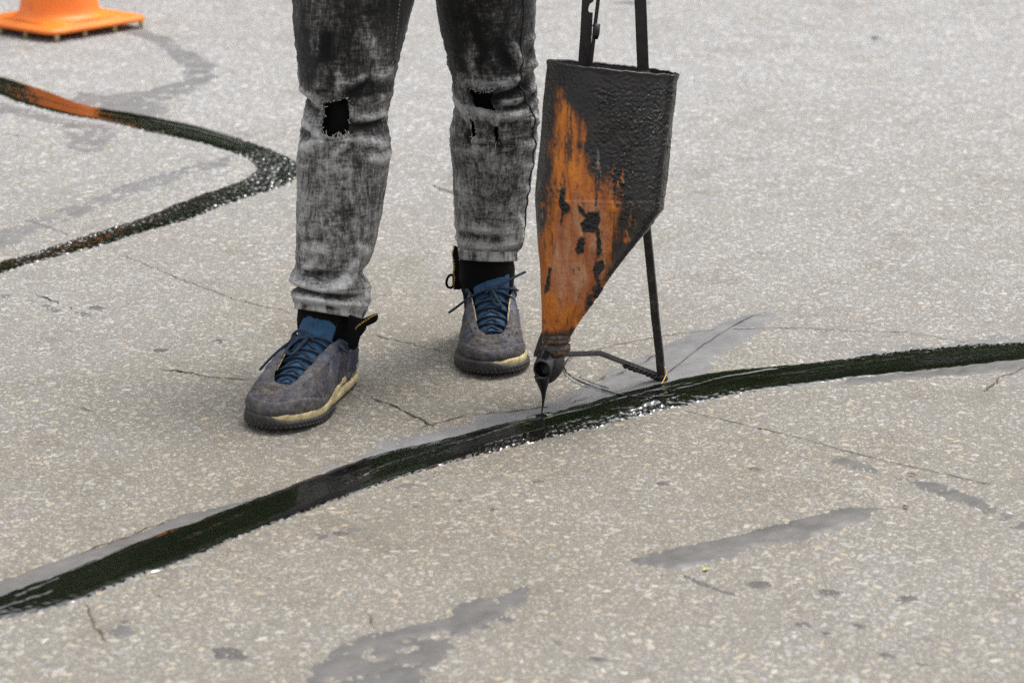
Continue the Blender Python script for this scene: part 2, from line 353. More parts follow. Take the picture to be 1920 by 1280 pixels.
# ------------------------------------------------------------------ cracks
def ribbon(name, pts, wmm, mat, jag=1.0, parent=road, z=.0012):
    P = gp(np.array(pts, float)[:, 0], np.array(pts, float)[:, 1])[:, :2]
    seg = np.linalg.norm(np.diff(P, axis=0), axis=1).sum(); n = max(12, int(seg/.004))
    s = np.linspace(0, len(P)-1, n); x = np.interp(s, np.arange(len(P)), P[:, 0]); y = np.interp(s, np.arange(len(P)), P[:, 1])
    sd_ = random.randint(0, 999); q = np.arange(n)*.004
    x = x + .0045*jag*fbm(q*60, q*0, s=sd_, o=4); y = y + .0075*jag*fbm(q*60, q*0+9, s=sd_, o=4)
    C = np.stack([x, y], 1); T = np.gradient(C, axis=0); T /= np.linalg.norm(T, axis=1)[:, None]+1e-9; N = np.stack([-T[:, 1], T[:, 0]], 1)
    wd = .0005*wmm*np.clip(1 + 1.1*fbm(q*90, q*0, s=sd_+3, o=3), .12, 2.4)*np.clip(np.minimum(np.arange(n), np.arange(n)[::-1])/6, .1, 1)
    V = np.zeros((n, 2, 3)); V[:, 0, :2] = C - N*wd[:, None]; V[:, 1, :2] = C + N*wd[:, None]; V[:, :, 2] = z
    return mk(name, V.reshape(-1, 3), gridfaces(n, 2), mat, parent, smooth=False)
CR = [([(298,692),(350,699),(400,708),(490,713)],2.6,0),([(689,744),(733,757),(771,779),(793,790),(815,804)],2.8,0),([(690,627),(747,640),(793,651),(845,661)],1.6,0),
 ([(890,778),(950,772),(1000,765),(1022,765),(1042,771)],3.2,0),([(1064,764),(1078,754),(1099,747),(1117,741)],2.6,1),([(1108,717),(1124,710),(1136,705)],3.0,1),([(1133,712),(1161,705),(1169,698),(1182,695)],2.2,1),
 ([(1190,690),(1225,672),(1240,668)],1.5,1),([(1835,738),(1865,720),(1878,709),(1925,688)],2.2,1),([(162,1132),(172,1156),(186,1184),(206,1206)],2.2,1),([(690,1145),(697,1160),(702,1178)],2.6,1),
 ([(137,1046),(192,1022),(241,1008),(268,993),(309,981),(378,960)],1.8,1),([(41,411),(90,426),(134,444)],1.4,1),([(227,478),(309,512),(371,536),(440,562),(550,588)],1.5,1),([(62,551),(90,560),(113,572)],3.0,0),([(130,576),(140,579)],2,0),
 ([(0,252),(30,254),(52,256)],3,0),([(780,805),(830,790),(880,777)],1.8,1),([(370,714),(400,706),(420,712)],1.6,1),([(1050,731),(1075,735)],1.2,1),([(1060,757),(1080,744),(1095,738)],1.3,1)]
for pts, wd, br in CR: ribbon('crack', pts, wd, CRACKB if br else CRACK, z=.0014 if not (900 < pts[0][0] < 1200) else .0034)

# ------------------------------------------------------------------ poured tar bands
def band(name, up, lo, N, M, T, glit, ridges, label, seed=0):
    """up, lo: (N,2) ground points of the two edges; cross lines join them"""
    t = np.linspace(-.02, 1.02, M); t = .5 - .5*np.cos(np.clip((t+.02)/1.04, 0, 1)*math.pi)*1.04
    s = np.linspace(0, 1, N); W = np.linalg.norm(up-lo, axis=1)
    arc = np.concatenate([[0], np.cumsum(np.linalg.norm(np.diff((up+lo)/2, axis=0), axis=1))])
    e0 = .0042*fbm(arc*45, arc*0, s=seed+1, o=5); e1 = .0042*fbm(arc*45, arc*0, s=seed+2, o=5)
    dirv = (lo-up)/W[:, None]; U = up + dirv*e0[:, None]; L = lo + dirv*e1[:, None]; W2 = np.linalg.norm(L-U, axis=1)
    P = U[:, None]*(1-t)[None, :, None] + L[:, None]*t[None, :, None]
    X, Y = P[..., 0], P[..., 1]; d0 = t[None]*W2[:, None]; d1 = (1-t)[None]*W2[:, None]
    d = np.minimum(d0, d1)
    rag = 1 + .5*fbm(X*160, Y*160, s=seed+4, o=3)
    z = T*(.55*sm(-.003, .010, d*rag) + .45*sm(0, .030, d)) - .0012
    z = np.where(d < 0, -.0012, z)
    SS = np.broadcast_to(s[:, None], X.shape); TT = np.broadcast_to(t[None], X.shape); A = np.broadcast_to(arc[:, None], X.shape)
    k = glit(SS, TT, X, Y)
    z = z + k*((.0024 if seed < 50 else .0042)*domes(X, Y, .0088 if seed < 50 else .0135, seed) + .0008*domes(X, Y, .0049, seed+9) - .0013)*sm(-.002, .006, d)
    z += .0004*fbm(X*12, Y*12, s=seed+6, o=3)*sm(0, .02, d)
    lane = TT*W2[:, None]
    z += (.00012*fbm(A*5, lane*80, s=seed+7, o=2))*sm(0, .02, d)          # drag marks along the pour
    for (s0, t0, s1, t1, h, wd, bow) in ridges:
        q = np.clip((SS-s0)/(s1-s0), 0, 1); inside = sm(0, .12, q)*sm(0, .12, 1-q)
        tc = t0 + (t1-t0)*q + bow*np.sin(q*math.pi) + .012*np.sin(q*23+s0*50)
        z += 1.5*h*.001*np.exp(-((TT-tc)*W2[:, None]/(wd*.001))**2)*inside
    V = np.stack([X, Y, z], -1).reshape(-1, 3)
    o = mk(name, V, gridfaces(N, M)[:, ::-1].copy(), TAR, None)
    return tag(o, label, 'tar')
UP1 = [(-170,1177),(-90,1147),(0,1115),(137,1063),(285,1003),(412,957),(464,938),(536,912),(640,872),(717,847),(826,823),(870,812),(955,789),(1007,778),(1061,764),(1104,754),(1146,741),(1195,728),(1247,716),(1312,701),(1364,693),(1443,686),(1495,681),(1553,675),(1619,666),(1701,656),(1810,646),(1920,641),(2020,637),(2120,632)]
LO1 = [(-170,1210),(-90,1188),(0,1163),(86,1146),(144,1129),(254,1086),(344,1053),(464,1001),(580,958),(662,927),(733,902),(818,876),(867,863),(963,840),(1031,823),(1104,806),(1167,790),(1234,773),(1312,756),(1391,739),(1443,731),(1509,723),(1591,712),(1673,704),(1755,696),(1837,687),(1920,678),(2020,670),(2120,662)]
N1 = 860; us = np.linspace(-165, 2110, N1)
cu, cl = crom(UP1, 900), crom(LO1, 900)
up1 = gp(us, np.interp(us, cu[:, 0], cu[:, 1]))[:, :2]; lo1 = gp(us, np.interp(us, cl[:, 0], cl[:, 1]))[:, :2]
def sfrac(u): return (u+165)/(2110+165)
def glit1(s, t, x, y):
    u = -165 + s*2275; nz = .5+.9*fbm(x*11, y*11, s=77, o=3)
    low = sm(840, 960, u)*sm(1480, 1330, u)*sm(.52, .86, t + .12*fbm(x*9, y*9, s=5, o=2))
    mid = sm(1040, 1100, u)*sm(1290, 1190, u)*sm(.35, .6, t)*.8
    upr = sm(1500, 1620, u)*sm(.45, .12, t)
    farl = sm(260, 0, u)*sm(.55, .15, np.abs(t-.6))*.25
    return np.clip(np.maximum.reduce([low*(.6+nz), mid*nz, upr*1.2, farl, .07*nz, .35*sm(.93, 1.0, t), .3*sm(.06, 0, t)]), 0, 1.3)
RG1 = [(sfrac(640),.62,sfrac(1000),.22,.9,2.6,.02),(sfrac(960),.30,sfrac(1330),.30,1.1,2.2,-.04),(sfrac(880),.70,sfrac(1130),.62,.8,2.2,0),(sfrac(1060),.1,sfrac(1260),.12,.9,2,0),(sfrac(1180),.55,sfrac(1480),.2,1.3,2.2,-.03),(sfrac(1250),.62,sfrac(1450),.36,.8,1.8,0),(sfrac(1400),.55,sfrac(1900),.45,.8,3,-.1),(sfrac(1440),.68,sfrac(1720),.62,.6,3,0),(sfrac(1500),.5,sfrac(1700),.52,.8,1.6,0),
 (sfrac(640),.66,sfrac(730),.58,1.2,3,0),(sfrac(20),.35,sfrac(140),.12,.9,2,0),(sfrac(330),.5,sfrac(470),.42,.7,1.5,0),(sfrac(-20),.62,sfrac(110),.5,.8,2,0),(sfrac(100),.2,sfrac(300),.1,.6,3,0),(sfrac(1100),.78,sfrac(1300),.62,1.0,2,.05),(sfrac(820),.12,sfrac(960),.14,.9,2,.02),(sfrac(1130),.42,sfrac(1240),.72,1.0,1.8,.1),(sfrac(1190),.74,sfrac(1240),.72,1.6,3,-.02)]
band1 = band('tar_band', up1, lo1, N1, 76, .0048, glit1, RG1, 'long glossy black band of freshly poured tar crossing the whole foreground', 20)
layer('tar_pool', blob(1020, 780, 34, 6, -.12), TAR, .0062, edge=.03, res=.002, wob=.004, parent=band1, seed=400)
PR2 = [(-200,100,-200,140),(-100,122,-100,157),(0,143,0,179),(45,157,34,193),(86,170,86,207),(127,186,137,219),(172,200,190,227),(241,210,235,237),(309,222,285,250),(378,237,344,262),(447,258,400,276),(509,280,445,292),(550,299,470,304),(567,320,478,313),(550,341,474,324),(516,355,455,337),(464,372,430,347),(395,396,361,371),(344,416,310,390),(275,435,250,414),(192,461,170,438),(137,475,110,458),(69,492,50,478),(0,514,0,490),(-100,545,-100,522),(-200,575,-200,552)]
c2 = crom(np.array(PR2, float), 1500); N2 = 1500
up2 = gp(c2[:, 0], c2[:, 1])[:, :2]; lo2 = gp(c2[:, 2], c2[:, 3])[:, :2]
def glit2(s, t, x, y):
    i = s*25; nz = .5 + .9*fbm(x*7, y*7, s=41, o=3)
    apex = sm(9.5, 11.5, i)*sm(18, 16.5, i)*(.6+.5*nz)
    arm = sm(16, 18, i)*sm(24, 22, i)*(.35+.8*sm(.35, .75, t)*nz)
    top = sm(6.0, 7.0, i)*sm(9.2, 8, i)*sm(.3, .7, t)*nz
    lt = sm(4.2, 3.2, i)*sm(.3, .6, t)*sm(.95, .7, t)*.8
    return np.clip(np.maximum.reduce([apex, arm, top, lt, .06*nz]), 0, 1.2)
band2 = band('tar_band', up2, lo2, N2, 84, .0046, glit2, [(.1,.5,.3,.5,.6,4,0),(.3,.4,.45,.45,.5,5,0)], 'hairpin band of wet black tar turning back between the orange cone and the trousers', 60)

# strings of tar pulled across the road
def thread(pts, r, parent, z=.0016):
    P = gp(np.array(pts, float)[:, 0], np.array(pts, float)[:, 1]); P = crom(P, max(14, 8*len(pts))); n = len(P)
    P[:, 2] = z + r*.6; q = np.arange(n)
    P[:, :2] += .0012*np.stack([fbm(q*.8, q*0, s=int(pts[0][0]), o=2), fbm(q*.8, q*0+5, s=int(pts[0][0]), o=2)], 1)
    V, Fc = tube(P, r*np.clip(1+.7*fbm(q*.9, q*0, s=4, o=2), .35, 1.8), 6)
    return mk('tar_string', V, Fc, TARD, parent)
thread([(1078,669),(1062,681),(1058,694),(1068,709),(1099,726),(1146,741),(1182,748),(1219,751)], .0012, band1, .004)
thread([(1086,711),(1110,722),(1143,733)], .0006, band1, .0036)
thread([(1099,661),(1156,648),(1229,634),(1325,621),(1417,618),(1495,616)], .00045, band1)
thread([(1501,616),(1591,622),(1701,625),(1810,644)], .0003, band1)
thread([(1250,704),(1323,647),(1401,600),(1436,590)], .0005, band1, .003)
thread([(1284,772),(1365,791),(1430,806),(1500,823),(1619,856),(1742,884),(1865,912)], .00045, band1)
thread([(1219,751),(1262,747),(1255,738),(1215,741),(1200,748)], .0010, band1, .0058)

# ------------------------------------------------------------------ traffic cone
def m_orange():
    m, nt, b = new_mat('orange_rubber', rough=.45); g = G(nt); o = g.obj()
    c = g.ramp(g.noise(o, 9, 5, .6), [(.3, (.80, .165, .010)), (.7, (.88, .235, .020))])
    c = g.mix(g.ramp(g.noise(o, 34, 6, .72, .5), [(.56, 0.0), (.7, .65)]), c, (.30, .10, .03))
    g.put(b.inputs['Base Color'], c); g.put(b.inputs['Normal'], g.bump(g.noise(o, 40, 5), .001, .4)); return m
ORANGE = m_orange()
PEG = m_simple('pale_rubber', (.35, .27, .12), .7, .2)
def traffic_cone():
    c1, c2_ = gp(98, 83)[:2], gp(284, 52)[:2]; e = c2_-c1; L = np.hypot(*e); ex = e/L; ey = np.array([-ex[1], ex[0]])
    c = c1 + .5*L*(ex+ey); rz = math.atan2(ex[1], ex[0]); Lh = L/2
    root = empty('traffic_cone', (c[0], c[1], 0), 'orange rubber traffic cone on a rounded square base', 'cone', rz)
    # base plate: rounded square slab on short pegs
    n = 96; a = np.arange(n)*2*math.pi/n; ca, sa = np.cos(a), np.sin(a); e_ = .20
    sq = np.stack([np.sign(ca)*np.abs(ca)**e_, np.sign(sa)*np.abs(sa)**e_], 1)*Lh
    circ = np.stack([ca, sa], 1)
    prof = [(.972, .020), (.99, .0212), (1.0, .0255), (.995, .030), (.97, .0335), (.90, .036), (.75, .0375)]
    rings = [np.column_stack([sq*k, np.full(n, z)]) for k, z in prof]
    r0 = .107
    for f in (.35, .7, 1.0):
        p = (1-f)*sq*.75 + f*circ*(r0+.030); rings.append(np.column_stack([p, np.full(n, .0375 + .003*f)]))
    nb = len(rings); V = np.concatenate(rings)
    mk('base', np.concatenate([V, [[0, 0, .020]]]), [tuple(f) for f in gridfaces(nb, n, True)] + [((j+1) % n, j, nb*n) for j in range(n)], ORANGE, root)
    pr = [(r0+.030, .0404), (r0+.016, .043), (r0+.006, .049), (r0+.001, .060)] + [(r0-(r0-.026)*q, .058+.65*q) for q in np.linspace(.03, 1, 14)] + [(.022, .712), (.014, .710)]
    V = np.concatenate([np.column_stack([circ*r, np.full(n, z)]) for r, z in pr])
    mk('cone_body', V, gridfaces(len(pr), n, True), ORANGE, root)
    for k in range(4):
        for q in (-.85, -.3, .3, .85):
            x, y = [(q, -.93), (q, .93), (-.93, q), (.93, q)][k]
            if k > 1 and abs(q) > .5: continue
            V, Fc = tube([(x*Lh, y*Lh, 0), (x*Lh, y*Lh, .007), (x*Lh, y*Lh, .023)], [.005, .006, .0065], 8); mk('peg', V, Fc, PEG, root)
traffic_cone()

# ------------------------------------------------------------------ pour pot
def m_pot():
    m, nt, b = new_mat('tarred_rusty_steel', spec=.45); g = G(nt); o = g.obj()
    mask = g.attr('paint'); pale = g.attr('pale'); wet = g.attr('wet')
    st = g.map(o, (1, 1, .22))
    org = g.ramp(g.noise(st, 34, 6, .7, .6), [(.28, (.08, .026, .010)), (.40, (.28, .075, .010)), (.52, (.50, .145, .010)), (.64, (.60, .20, .014)), (.78, (.50, .24, .05))])
    pk = g.ramp(g.noise(st, 46, 6, .7, 1.2), [(.3, (.22, .055, .018)), (.46, (.36, .12, .05)), (.58, (.46, .24, .13)), (.70, (.58, .42, .28)), (.85, (.66, .56, .42))])
    org = g.mix(g.ramp(g.noise(g.map(o, (1, 1, .45)), 26, 6, .7, .8), [(.5, 0.0), (.62, .8)]), org, g.ramp(g.noise(o, 90, 5, .7), [(.35, (.10, .022, .009)), (.65, (.30, .070, .022))]))
    org = g.mix(pale, org, pk)
    scr = g.ramp(g.noise(st, 160, 4, .7), [(.57, 0.0), (.68, .75)])
    org = g.mix(scr, org, (.05, .035, .025))
    blk = g.ramp(g.noise(o, 55, 6, .7), [(.3, (.004, .0037, .0034)), (.62, (.011, .0098, .009)), (.85, (.035, .031, .028))])
    sc2 = g.ramp(g.noise(st, 90, 5, .75), [(.58, 0.0), (.68, .75)])
    blk = g.mix(g.ramp(g.noise(o, 24, 5, .65), [(.5, 0.0), (.7, .75)]), blk, (.030, .020, .013))
    blk = g.mix(g.m('MULTIPLY', sc2, g.attr('scuff')), blk, (.42, .39, .35))
    g.put(b.inputs['Base Color'], g.mix(mask, blk, org))
    rb = g.ramp(g.noise(o, 28, 5, .7), [(.35, .2), (.65, .6)]); rw = g.mix(wet, rb, (.12, .12, .12))
    g.put(b.inputs['Roughness'], g.mix(mask, rw, (.62, .62, .62)))
    h = g.m('SUBTRACT', g.m('MULTIPLY', g.noise(o, 260, 4, .7), .8), g.m('MULTIPLY', g.vor(o, 210, 'SMOOTH_F1'), 1.1))
    g.put(b.inputs['Normal'], g.bump(h, .0045, g.m('ADD', .25, g.m('MULTIPLY', wet, .75)))); return m
POT = m_pot()
STEEL = m_simple('tarred_black_steel', (.012, .0105, .009), .4, .6, 90, .0014)
BROWN = m_simple('brown_black_steel', (.013, .009, .0075), .55, .5, 60, .001, spec=.3)
def m_collar_rust():
    m, nt, b = new_mat('greasy_rusty_steel', rough=.38); g = G(nt); o = g.obj()
    g.put(b.inputs['Base Color'], g.ramp(g.noise(o, 150, 6, .75, .5), [(.36, (.007, .006, .005)), (.5, (.03, .02, .013)), (.58, (.10, .055, .028)), (.66, (.30, .10, .02)), (.78, (.34, .24, .13))]))
    g.put(b.inputs['Normal'], g.bump(g.noise(o, 150, 5, .7), .002, .8)); return m
COLLAR = m_collar_rust()
def m_worn():
    m, nt, b = new_mat('worn_tarry_steel', rough=.42); g = G(nt); o = g.obj()
    n = g.noise(o, 210, 6, .75); c = g.ramp(n, [(.38, (.008, .007, .006)), (.55, (.030, .025, .021)), (.68, (.085, .075, .064)), (.8, (.2, .18, .16))])
    g.put(b.inputs['Base Color'], g.mix(g.ramp(g.noise(o, 40, 4, .6), [(.5, 0.0), (.62, .9)]), c, (.006, .0055, .005)))
    g.put(b.inputs['Normal'], g.bump(n, .002, .7)); return m
WORN = m_worn()
INNER = m_simple('pot_inner_soot', (.02, .013, .011), .7, .4, 50)
GOLD = m_simple('brass_zip', (.42, .27, .07), .4, .6, 400, metal=.8)
YEL = m_simple('yellow_fibre', (.75, .47, .05), .6, .2, 100)

def pour_pot():
    YS = float(gp(1018, 772)[1]) + .012; YF = float(gp(1243, 716)[1]); LEAN = .068
    v_top, v_bot = 128.0, 628.0
    def Yv(v): return YS + LEAN*np.clip((v_bot-v)/(v_bot-v_top), -.3, 3)
    g0 = gp(1018, 774)
    root = empty('pour_pot', (float(g0[0]), float(g0[1]), 0), 'battered orange and tar-black steel pouring pot with spout, standing over the tar', 'pouring pot')
    loc0 = np.array([g0[0], g0[1], 0])
    def PW(u, v, dy=0.0): return pp(u, v, Yv(np.asarray(v, float))+dy) - loc0
    tab = np.array([(128,1028,1272),(180,1023,1267),(250,1015,1258.5),(320,1008.5,1250),(365,1004.5,1244.5),(378,1004,1243),(395,1004.6,1231),(420,1006,1217),(509,1012,1151),(562,1015,1112),(610,1017.5,1079),(628,1018.5,1069)], float)
    nR, nA = 260, 320
    vv = np.concatenate([np.linspace(128, 378, 140), np.linspace(378, 628, 121)[1:]]); uL = np.interp(vv, tab[:, 0], tab[:, 1]); uR = np.interp(vv, tab[:, 0], tab[:, 2])
    uc, hw = (uL+uR)/2, (uR-uL)/2
    roll = math.radians(6.0)*sm(560, 372, vv); lean = math.radians(7.6)
    C = PW(uc, vv); Ew = PW(uc+hw, vv) - C; R = np.linalg.norm(Ew, axis=1)*(1+.004*0)
    R = R/np.maximum(.9, np.cos(roll))
    a = np.arange(nA)*2*math.pi/nA       # 0 = right, 270 deg = towards the camera
    ca, sa = np.cos(a), np.sin(a); p = 2.35
    rad = 1/(np.abs(ca)**p + np.abs(sa)**p)**(1/p)
    # a crisper folded corner on the right of the front
    e1 = np.stack([np.cos(roll), 0*roll, -np.sin(roll)], 1); e2 = np.array([0, math.cos(lean), -math.sin(lean)])
    V = C[:, None] + R[:, None, None]*(rad*ca)[None, :, None]*e1[:, None] + R[:, None, None]*(rad*sa)[None, :, None]*e2[None, None]*.96
    A = np.broadcast_to(a[None], V.shape[:2]); Z = V[..., 2]
    nrm = (ca*rad)[None, :, None]*e1[:, None] + (sa*rad)[None, :, None]*e2[None, None]; nrm = nrm/np.linalg.norm(nrm, axis=-1)[..., None]
    U2, V2 = proj(V + loc0); front = sm(.25, -.1, np.broadcast_to(sa[None], U2.shape))
    PX = np.stack([U2.ravel(), V2.ravel()], 1)
    nzx = 13*fbm(PX[:, 0]*.07, PX[:, 1]*.022, s=3, o=5) + 6*fbm(PX[:, 0]*.3, PX[:, 1]*.10, s=9, o=4)
    main = [(1054,176),(1064,200),(1078,222),(1092,240),(1094,262),(1084,274),(1097,300),(1099,322),(1112,332),(1130,338),(1150,355),(1154,395),(1144,410),(1150,432),(1160,446),(1148,478),(1138,512),(1118,545),(1096,582),(1080,615),(1072,640),(1000,640),(1000,560),(1000,500),(1004,462),(1016,448),(1028,420),(1036,380),(1040,330),(1041,280),(1044,240),(1048,205)]
    drips = [[(1052,350),(1060,354),(1059,374),(1071,388),(1068,397),(1058,404),(1054,426),(1050,424),(1053,398),(1047,376)],
             [(1084,384),(1093,388),(1098,398),(1124,396),(1127,412),(1122,424),(1124,440),(1118,436),(1106,436),(1092,434),(1088,420),(1098,408),(1086,398)],
             [(1118,425),(1125,430),(1128,470),(1122,486),(1118,470)],[(1088,442),(1098,446),(1094,474),(1082,478),(1078,466)],[(1030,502),(1036,501),(1031,545),(1022,549),(1022,538)],
             [(1116,490),(1132,486),(1136,500),(1122,520),(1128,540),(1112,562),(1108,552),(1118,530),(1112,505)],[(1084,500),(1088,500),(1088,507),(1084,507)],[(1100,555),(1110,548),(1106,570),(1098,578)]]
    sm_ = sdf(PX, main) + nzx; mask = sm(-15, 11, sm_ + 7*fbm(PX[:, 0]*.35, PX[:, 1]*.05, s=61, o=3))*front.ravel()
    flecks = sm(.36, .5, fbm(PX[:, 0]*.16, PX[:, 1]*.06, s=31, o=4))*sm(-60, -8, sm_)*sm(250, 340, PX[:, 1]); mask = np.maximum(mask, flecks*front.ravel()*.9)
    eat = sm(.34, .5, fbm(PX[:, 0]*.13, PX[:, 1]*.07, s=14, o=4))*sm(30, 6, sm_); mask = mask*(1-.9*eat); mask = mask*(1 - .8*sm(.02, .3, fbm(PX[:, 0]*.10, PX[:, 1]*.05, s=44, o=4))*sm(588, 612, PX[:, 1])*1.0); mask = mask*(1 - .95*sm(612, 627, PX[:, 1] + 7*fbm(PX[:, 0]*.12, PX[:, 1]*0, s=81, o=3))); mask = mask*(1 - .85*sm(.30, .46, fbm(PX[:, 0]*.17, PX[:, 1]*.011, s=91, o=4))*sm(560, 470, PX[:, 1]))
    nz2 = 2.2*fbm(PX[:, 0]*.22, PX[:, 1]*.16, s=21, o=3); dr = np.zeros(len(PX))
    for d_ in drips: dr = np.maximum(dr, sm(-.9, 1.2, sdf(PX, d_)+nz2)*front.ravel())
    mask = mask*(1-dr)
    pale = sm(-14, 16, sdf(PX, [(1060,395),(1085,372),(1120,375),(1140,400),(1138,440),(1120,500),(1085,560),(1060,575),(1038,540),(1035,470),(1045,420)]) + 16*fbm(PX[:, 0]*.05, PX[:, 1]*.02, s=6, o=4))
    streak = sm(.25, .5, fbm(PX[:, 0]*.12, PX[:, 1]*.012, s=16, o=3))*sm(380, 450, PX[:, 1])*sm(610, 560, PX[:, 1]); pale = np.clip(pale*.8+.6*streak, 0, 1)
    wet = np.clip(sm(1090, 1150, PX[:, 0]-.08*(PX[:, 1]-250))*sm(470, 400, PX[:, 1])*sm(150, 200, PX[:, 1]) + .25, 0, 1)*(1-mask)
    wet = wet*(.35+.9*sm(-.25, .25, fbm(PX[:, 0]*.03, PX[:, 1]*.03, s=71, o=3))); wet = np.clip(np.maximum(wet, dr), 0, 1)
    scuff = np.clip(sm(1045, 1010, PX[:, 0])*sm(260, 340, PX[:, 1]) + .8*sm(60, 10, np.hypot(PX[:, 0]-1122, PX[:, 1]-322)), 0, 1)
    # relief: blistered tar on the right, weld seams, rim lip
    W_, M_ = wet.reshape(U2.shape), mask.reshape(U2.shape); D_ = dr.reshape(U2.shape); al = A*R[:, None]
    h = (.0007*fbm(al*150, Z*150, s=2, o=4) + .0013*domes(al, Z, .0062, 8))*W_*(1-M_) + .00035*fbm(al*60, Z*60, s=12, o=4) + D_*.0012
    h += .0006*np.exp(-((V2-379-.02*(U2-1100)-2*fbm(al*30, al*0, s=5, o=2))/2.6)**2) - .0006*np.exp(-((V2-374-.02*(U2-1100))/2.0)**2)
    h += .0006*np.exp(-((V2-488)/2.0)**2)*sm(1095, 1060, U2)
    ca0 = math.radians(-33); h += .0036*np.exp(-(((A-2*math.pi-ca0+.03*fbm(Z*20, Z*0, s=8, o=2))*R[:, None])/.0022)**2)      # folded seam down the right
    h -= .0008*np.exp(-(((A-2*math.pi-ca0+.05)*R[:, None])/.0016)**2)
    h += .0008*np.exp(-(((A-math.radians(262))*R[:, None])/.0012)**2)*sm(370, 385, V2)*sm(520, 480, V2)
    h += .0012*sm(140, 131, V2-.11*(U2-1150)) * (1+.6*fbm(al*130, al*0, s=17, o=3))
    h += .0032*fbm(al*9, Z*9, s=19, o=2); h *= 1
    V = V + nrm*h[..., None]
    rimz = .0016*fbm(a*9, a*0, s=23, o=4); V[0, :, 2] += rimz
    at = {'paint': mask, 'pale': pale, 'wet': wet, 'scuff': scuff}
    Fq = gridfaces(len(vv), nA, True)
    body = mk('pot_body', V.reshape(-1, 3), Fq, POT, root, attrs=at)
    # inside wall and rolled rim
    th = .0035; inner = V[::6] - nrm[::6]*(th + .0006); inner[0] = V[0]*1 - nrm[0]*th; ni = len(inner)
    mk('pot_lining', inner.reshape(-1, 3), gridfaces(ni, nA, True)[:, ::-1].copy(), INNER, root)
    mid = (V[0]+inner[0])/2; Vr, Fr = tube(np.concatenate([mid]), th*.62*(1+.3*fbm(a*40, a*0, s=3, o=3)), 8, closed=True); mk('rim', Vr, Fr, STEEL, root)
    # neck collar and valve body
    nb = MB(); cN = PW(1042.5, 640); s_ = float(np.linalg.norm(PW(1043.5, 640)-cN))    # metres per photo pixel here
    prof = [(22, -19), (25.8, -15), (26.6, -11), (25.2, -9), (27, -6.5), (27.5, -3.5), (25, -1), (23.6, 2), (24, 5), (27.5, 6.5), (28.6, 9), (28.8, 13), (28.6, 18), (27.8, 21), (25, 23), (22, 25), (21, 31)]
    k = 48; aa = np.arange(k)*2*math.pi/k
    Vc = np.array([[cN + s_*np.array([r*math.cos(t), r*math.sin(t), -z]) + s_*np.array([-.10*z, 0, 0]) for t in aa] for r, z in prof])
    Vc += .0009*fbm(Vc[..., 0]*150, Vc[..., 1]*150, Vc[..., 2]*150, s=4, o=3)[..., None]
    mk('neck_collar', Vc.reshape(-1, 3), gridfaces(len(prof), k, True)[:, ::-1].copy(), COLLAR, root)
    cv = PW(1033, 689); q = 40; th_, ph_ = np.meshgrid(np.linspace(0, math.pi, 28), np.arange(q)*2*math.pi/q, indexing='ij')
    sx = np.stack([24*np.sin(th_)*np.cos(ph_) , 24*np.sin(th_)*np.sin(ph_), 32*np.cos(th_)], -1)
    sx[..., 0] += 11*np.cos(th_); 
    Vs = cv + s_*sx; Vs += .0028*fbm(Vs[..., 0]*80, Vs[..., 1]*80, Vs[..., 2]*80, s=14, o=4)[..., None]*np.sin(th_)[..., None]
    mk('valve_body', Vs.reshape(-1, 3), gridfaces(28, q, True), WORN, root)
    # spout tube pointing at the camera, open end
    ax = np.array([-.30, -.93, -.20]); ax /= np.linalg.norm(ax); tip = PW(1017.5, 691, -.024); X1 = np.cross(ax, [0, 0, 1]); X1 /= np.linalg.norm(X1); X2 = np.cross(X1, ax)
    sp = [(25, -34), (22, -16), (20.5, -5), (20.5, 2), (19, 5.5), (16.5, 6.5), (14.8, 4), (14.4, -6), (14, -22), (0.5, -23)]
    Vt = np.array([[tip + s_*(r*(math.cos(t)*X1*.86 + math.sin(t)*X2*1.08) + z*ax) for t in aa] for r, z in sp])
    Vt += .0008*fbm(Vt[..., 0]*160, Vt[..., 1]*160, Vt[..., 2]*160, s=24, o=3)[..., None]
    mk('spout', Vt.reshape(-1, 3), gridfaces(len(sp), k, True), TARD, root)
    # triangular gusset to the left of the collar
    gs = [(1019,614),(1017,640),(1017,660),(1006,669),(1000,668),(1001,661),(1010,634)]
    A1 = np.array([PW(u, v, .006) for u, v in gs]); A2 = np.array([PW(u, v, .014) for u, v in gs]); m_ = len(gs)
    mk('gusset', np.concatenate([A1, A2]), [tuple(range(m_)), tuple(range(2*m_-1, m_-1, -1))] + [(j, j+m_, (j+1) % m_+m_, (j+1) % m_) for j in range(m_)], STEEL, root, smooth=False)
    # drip of tar from the spout to the road
    y_tip = Yv(691) - .024 + .006
    dp = np.array([(1016,704,15),(1017,712,13.5),(1018,720,10.5),(1018.5,728,7.5),(1019,736,5),(1019,746,3.4),(1018,757,2.3),(1016.5,768,1.5),(1015.3,776,1.1)])
    ye = float(gp(1015, 777)[1]); PD = np.array([pp(u, v, y_tip + (ye-y_tip)*i/8.0)-loc0 for i, (u, v, r) in enumerate(dp)])
    PD = crom(PD, 40); rr = np.interp(np.linspace(0, 8, 40), np.arange(9), dp[:, 2])*s_; PD[-1, 2] = .0005
    Vd, Fd = tube(PD, rr, 16); mk('tar_drip', Vd, Fd, TARD, root)
    # stand leg and brace
    foot = gp(1241, 714) - loc0; foot[2] = .002
    topl = pp(1209, 395, Yv(395)+.075) - loc0
    Pl = np.array([topl + (foot-topl)*t for t in np.linspace(0, 1, 14)]); Pl[:, 0] += .0008*fbm(np.arange(14)*.9, np.zeros(14), s=3, o=2)
    V_, F_ = bar(Pl, (.0057, -.002, 0), (.001, .0032, 0)); mk('stand_leg', V_, F_, WORN, root, smooth=False)
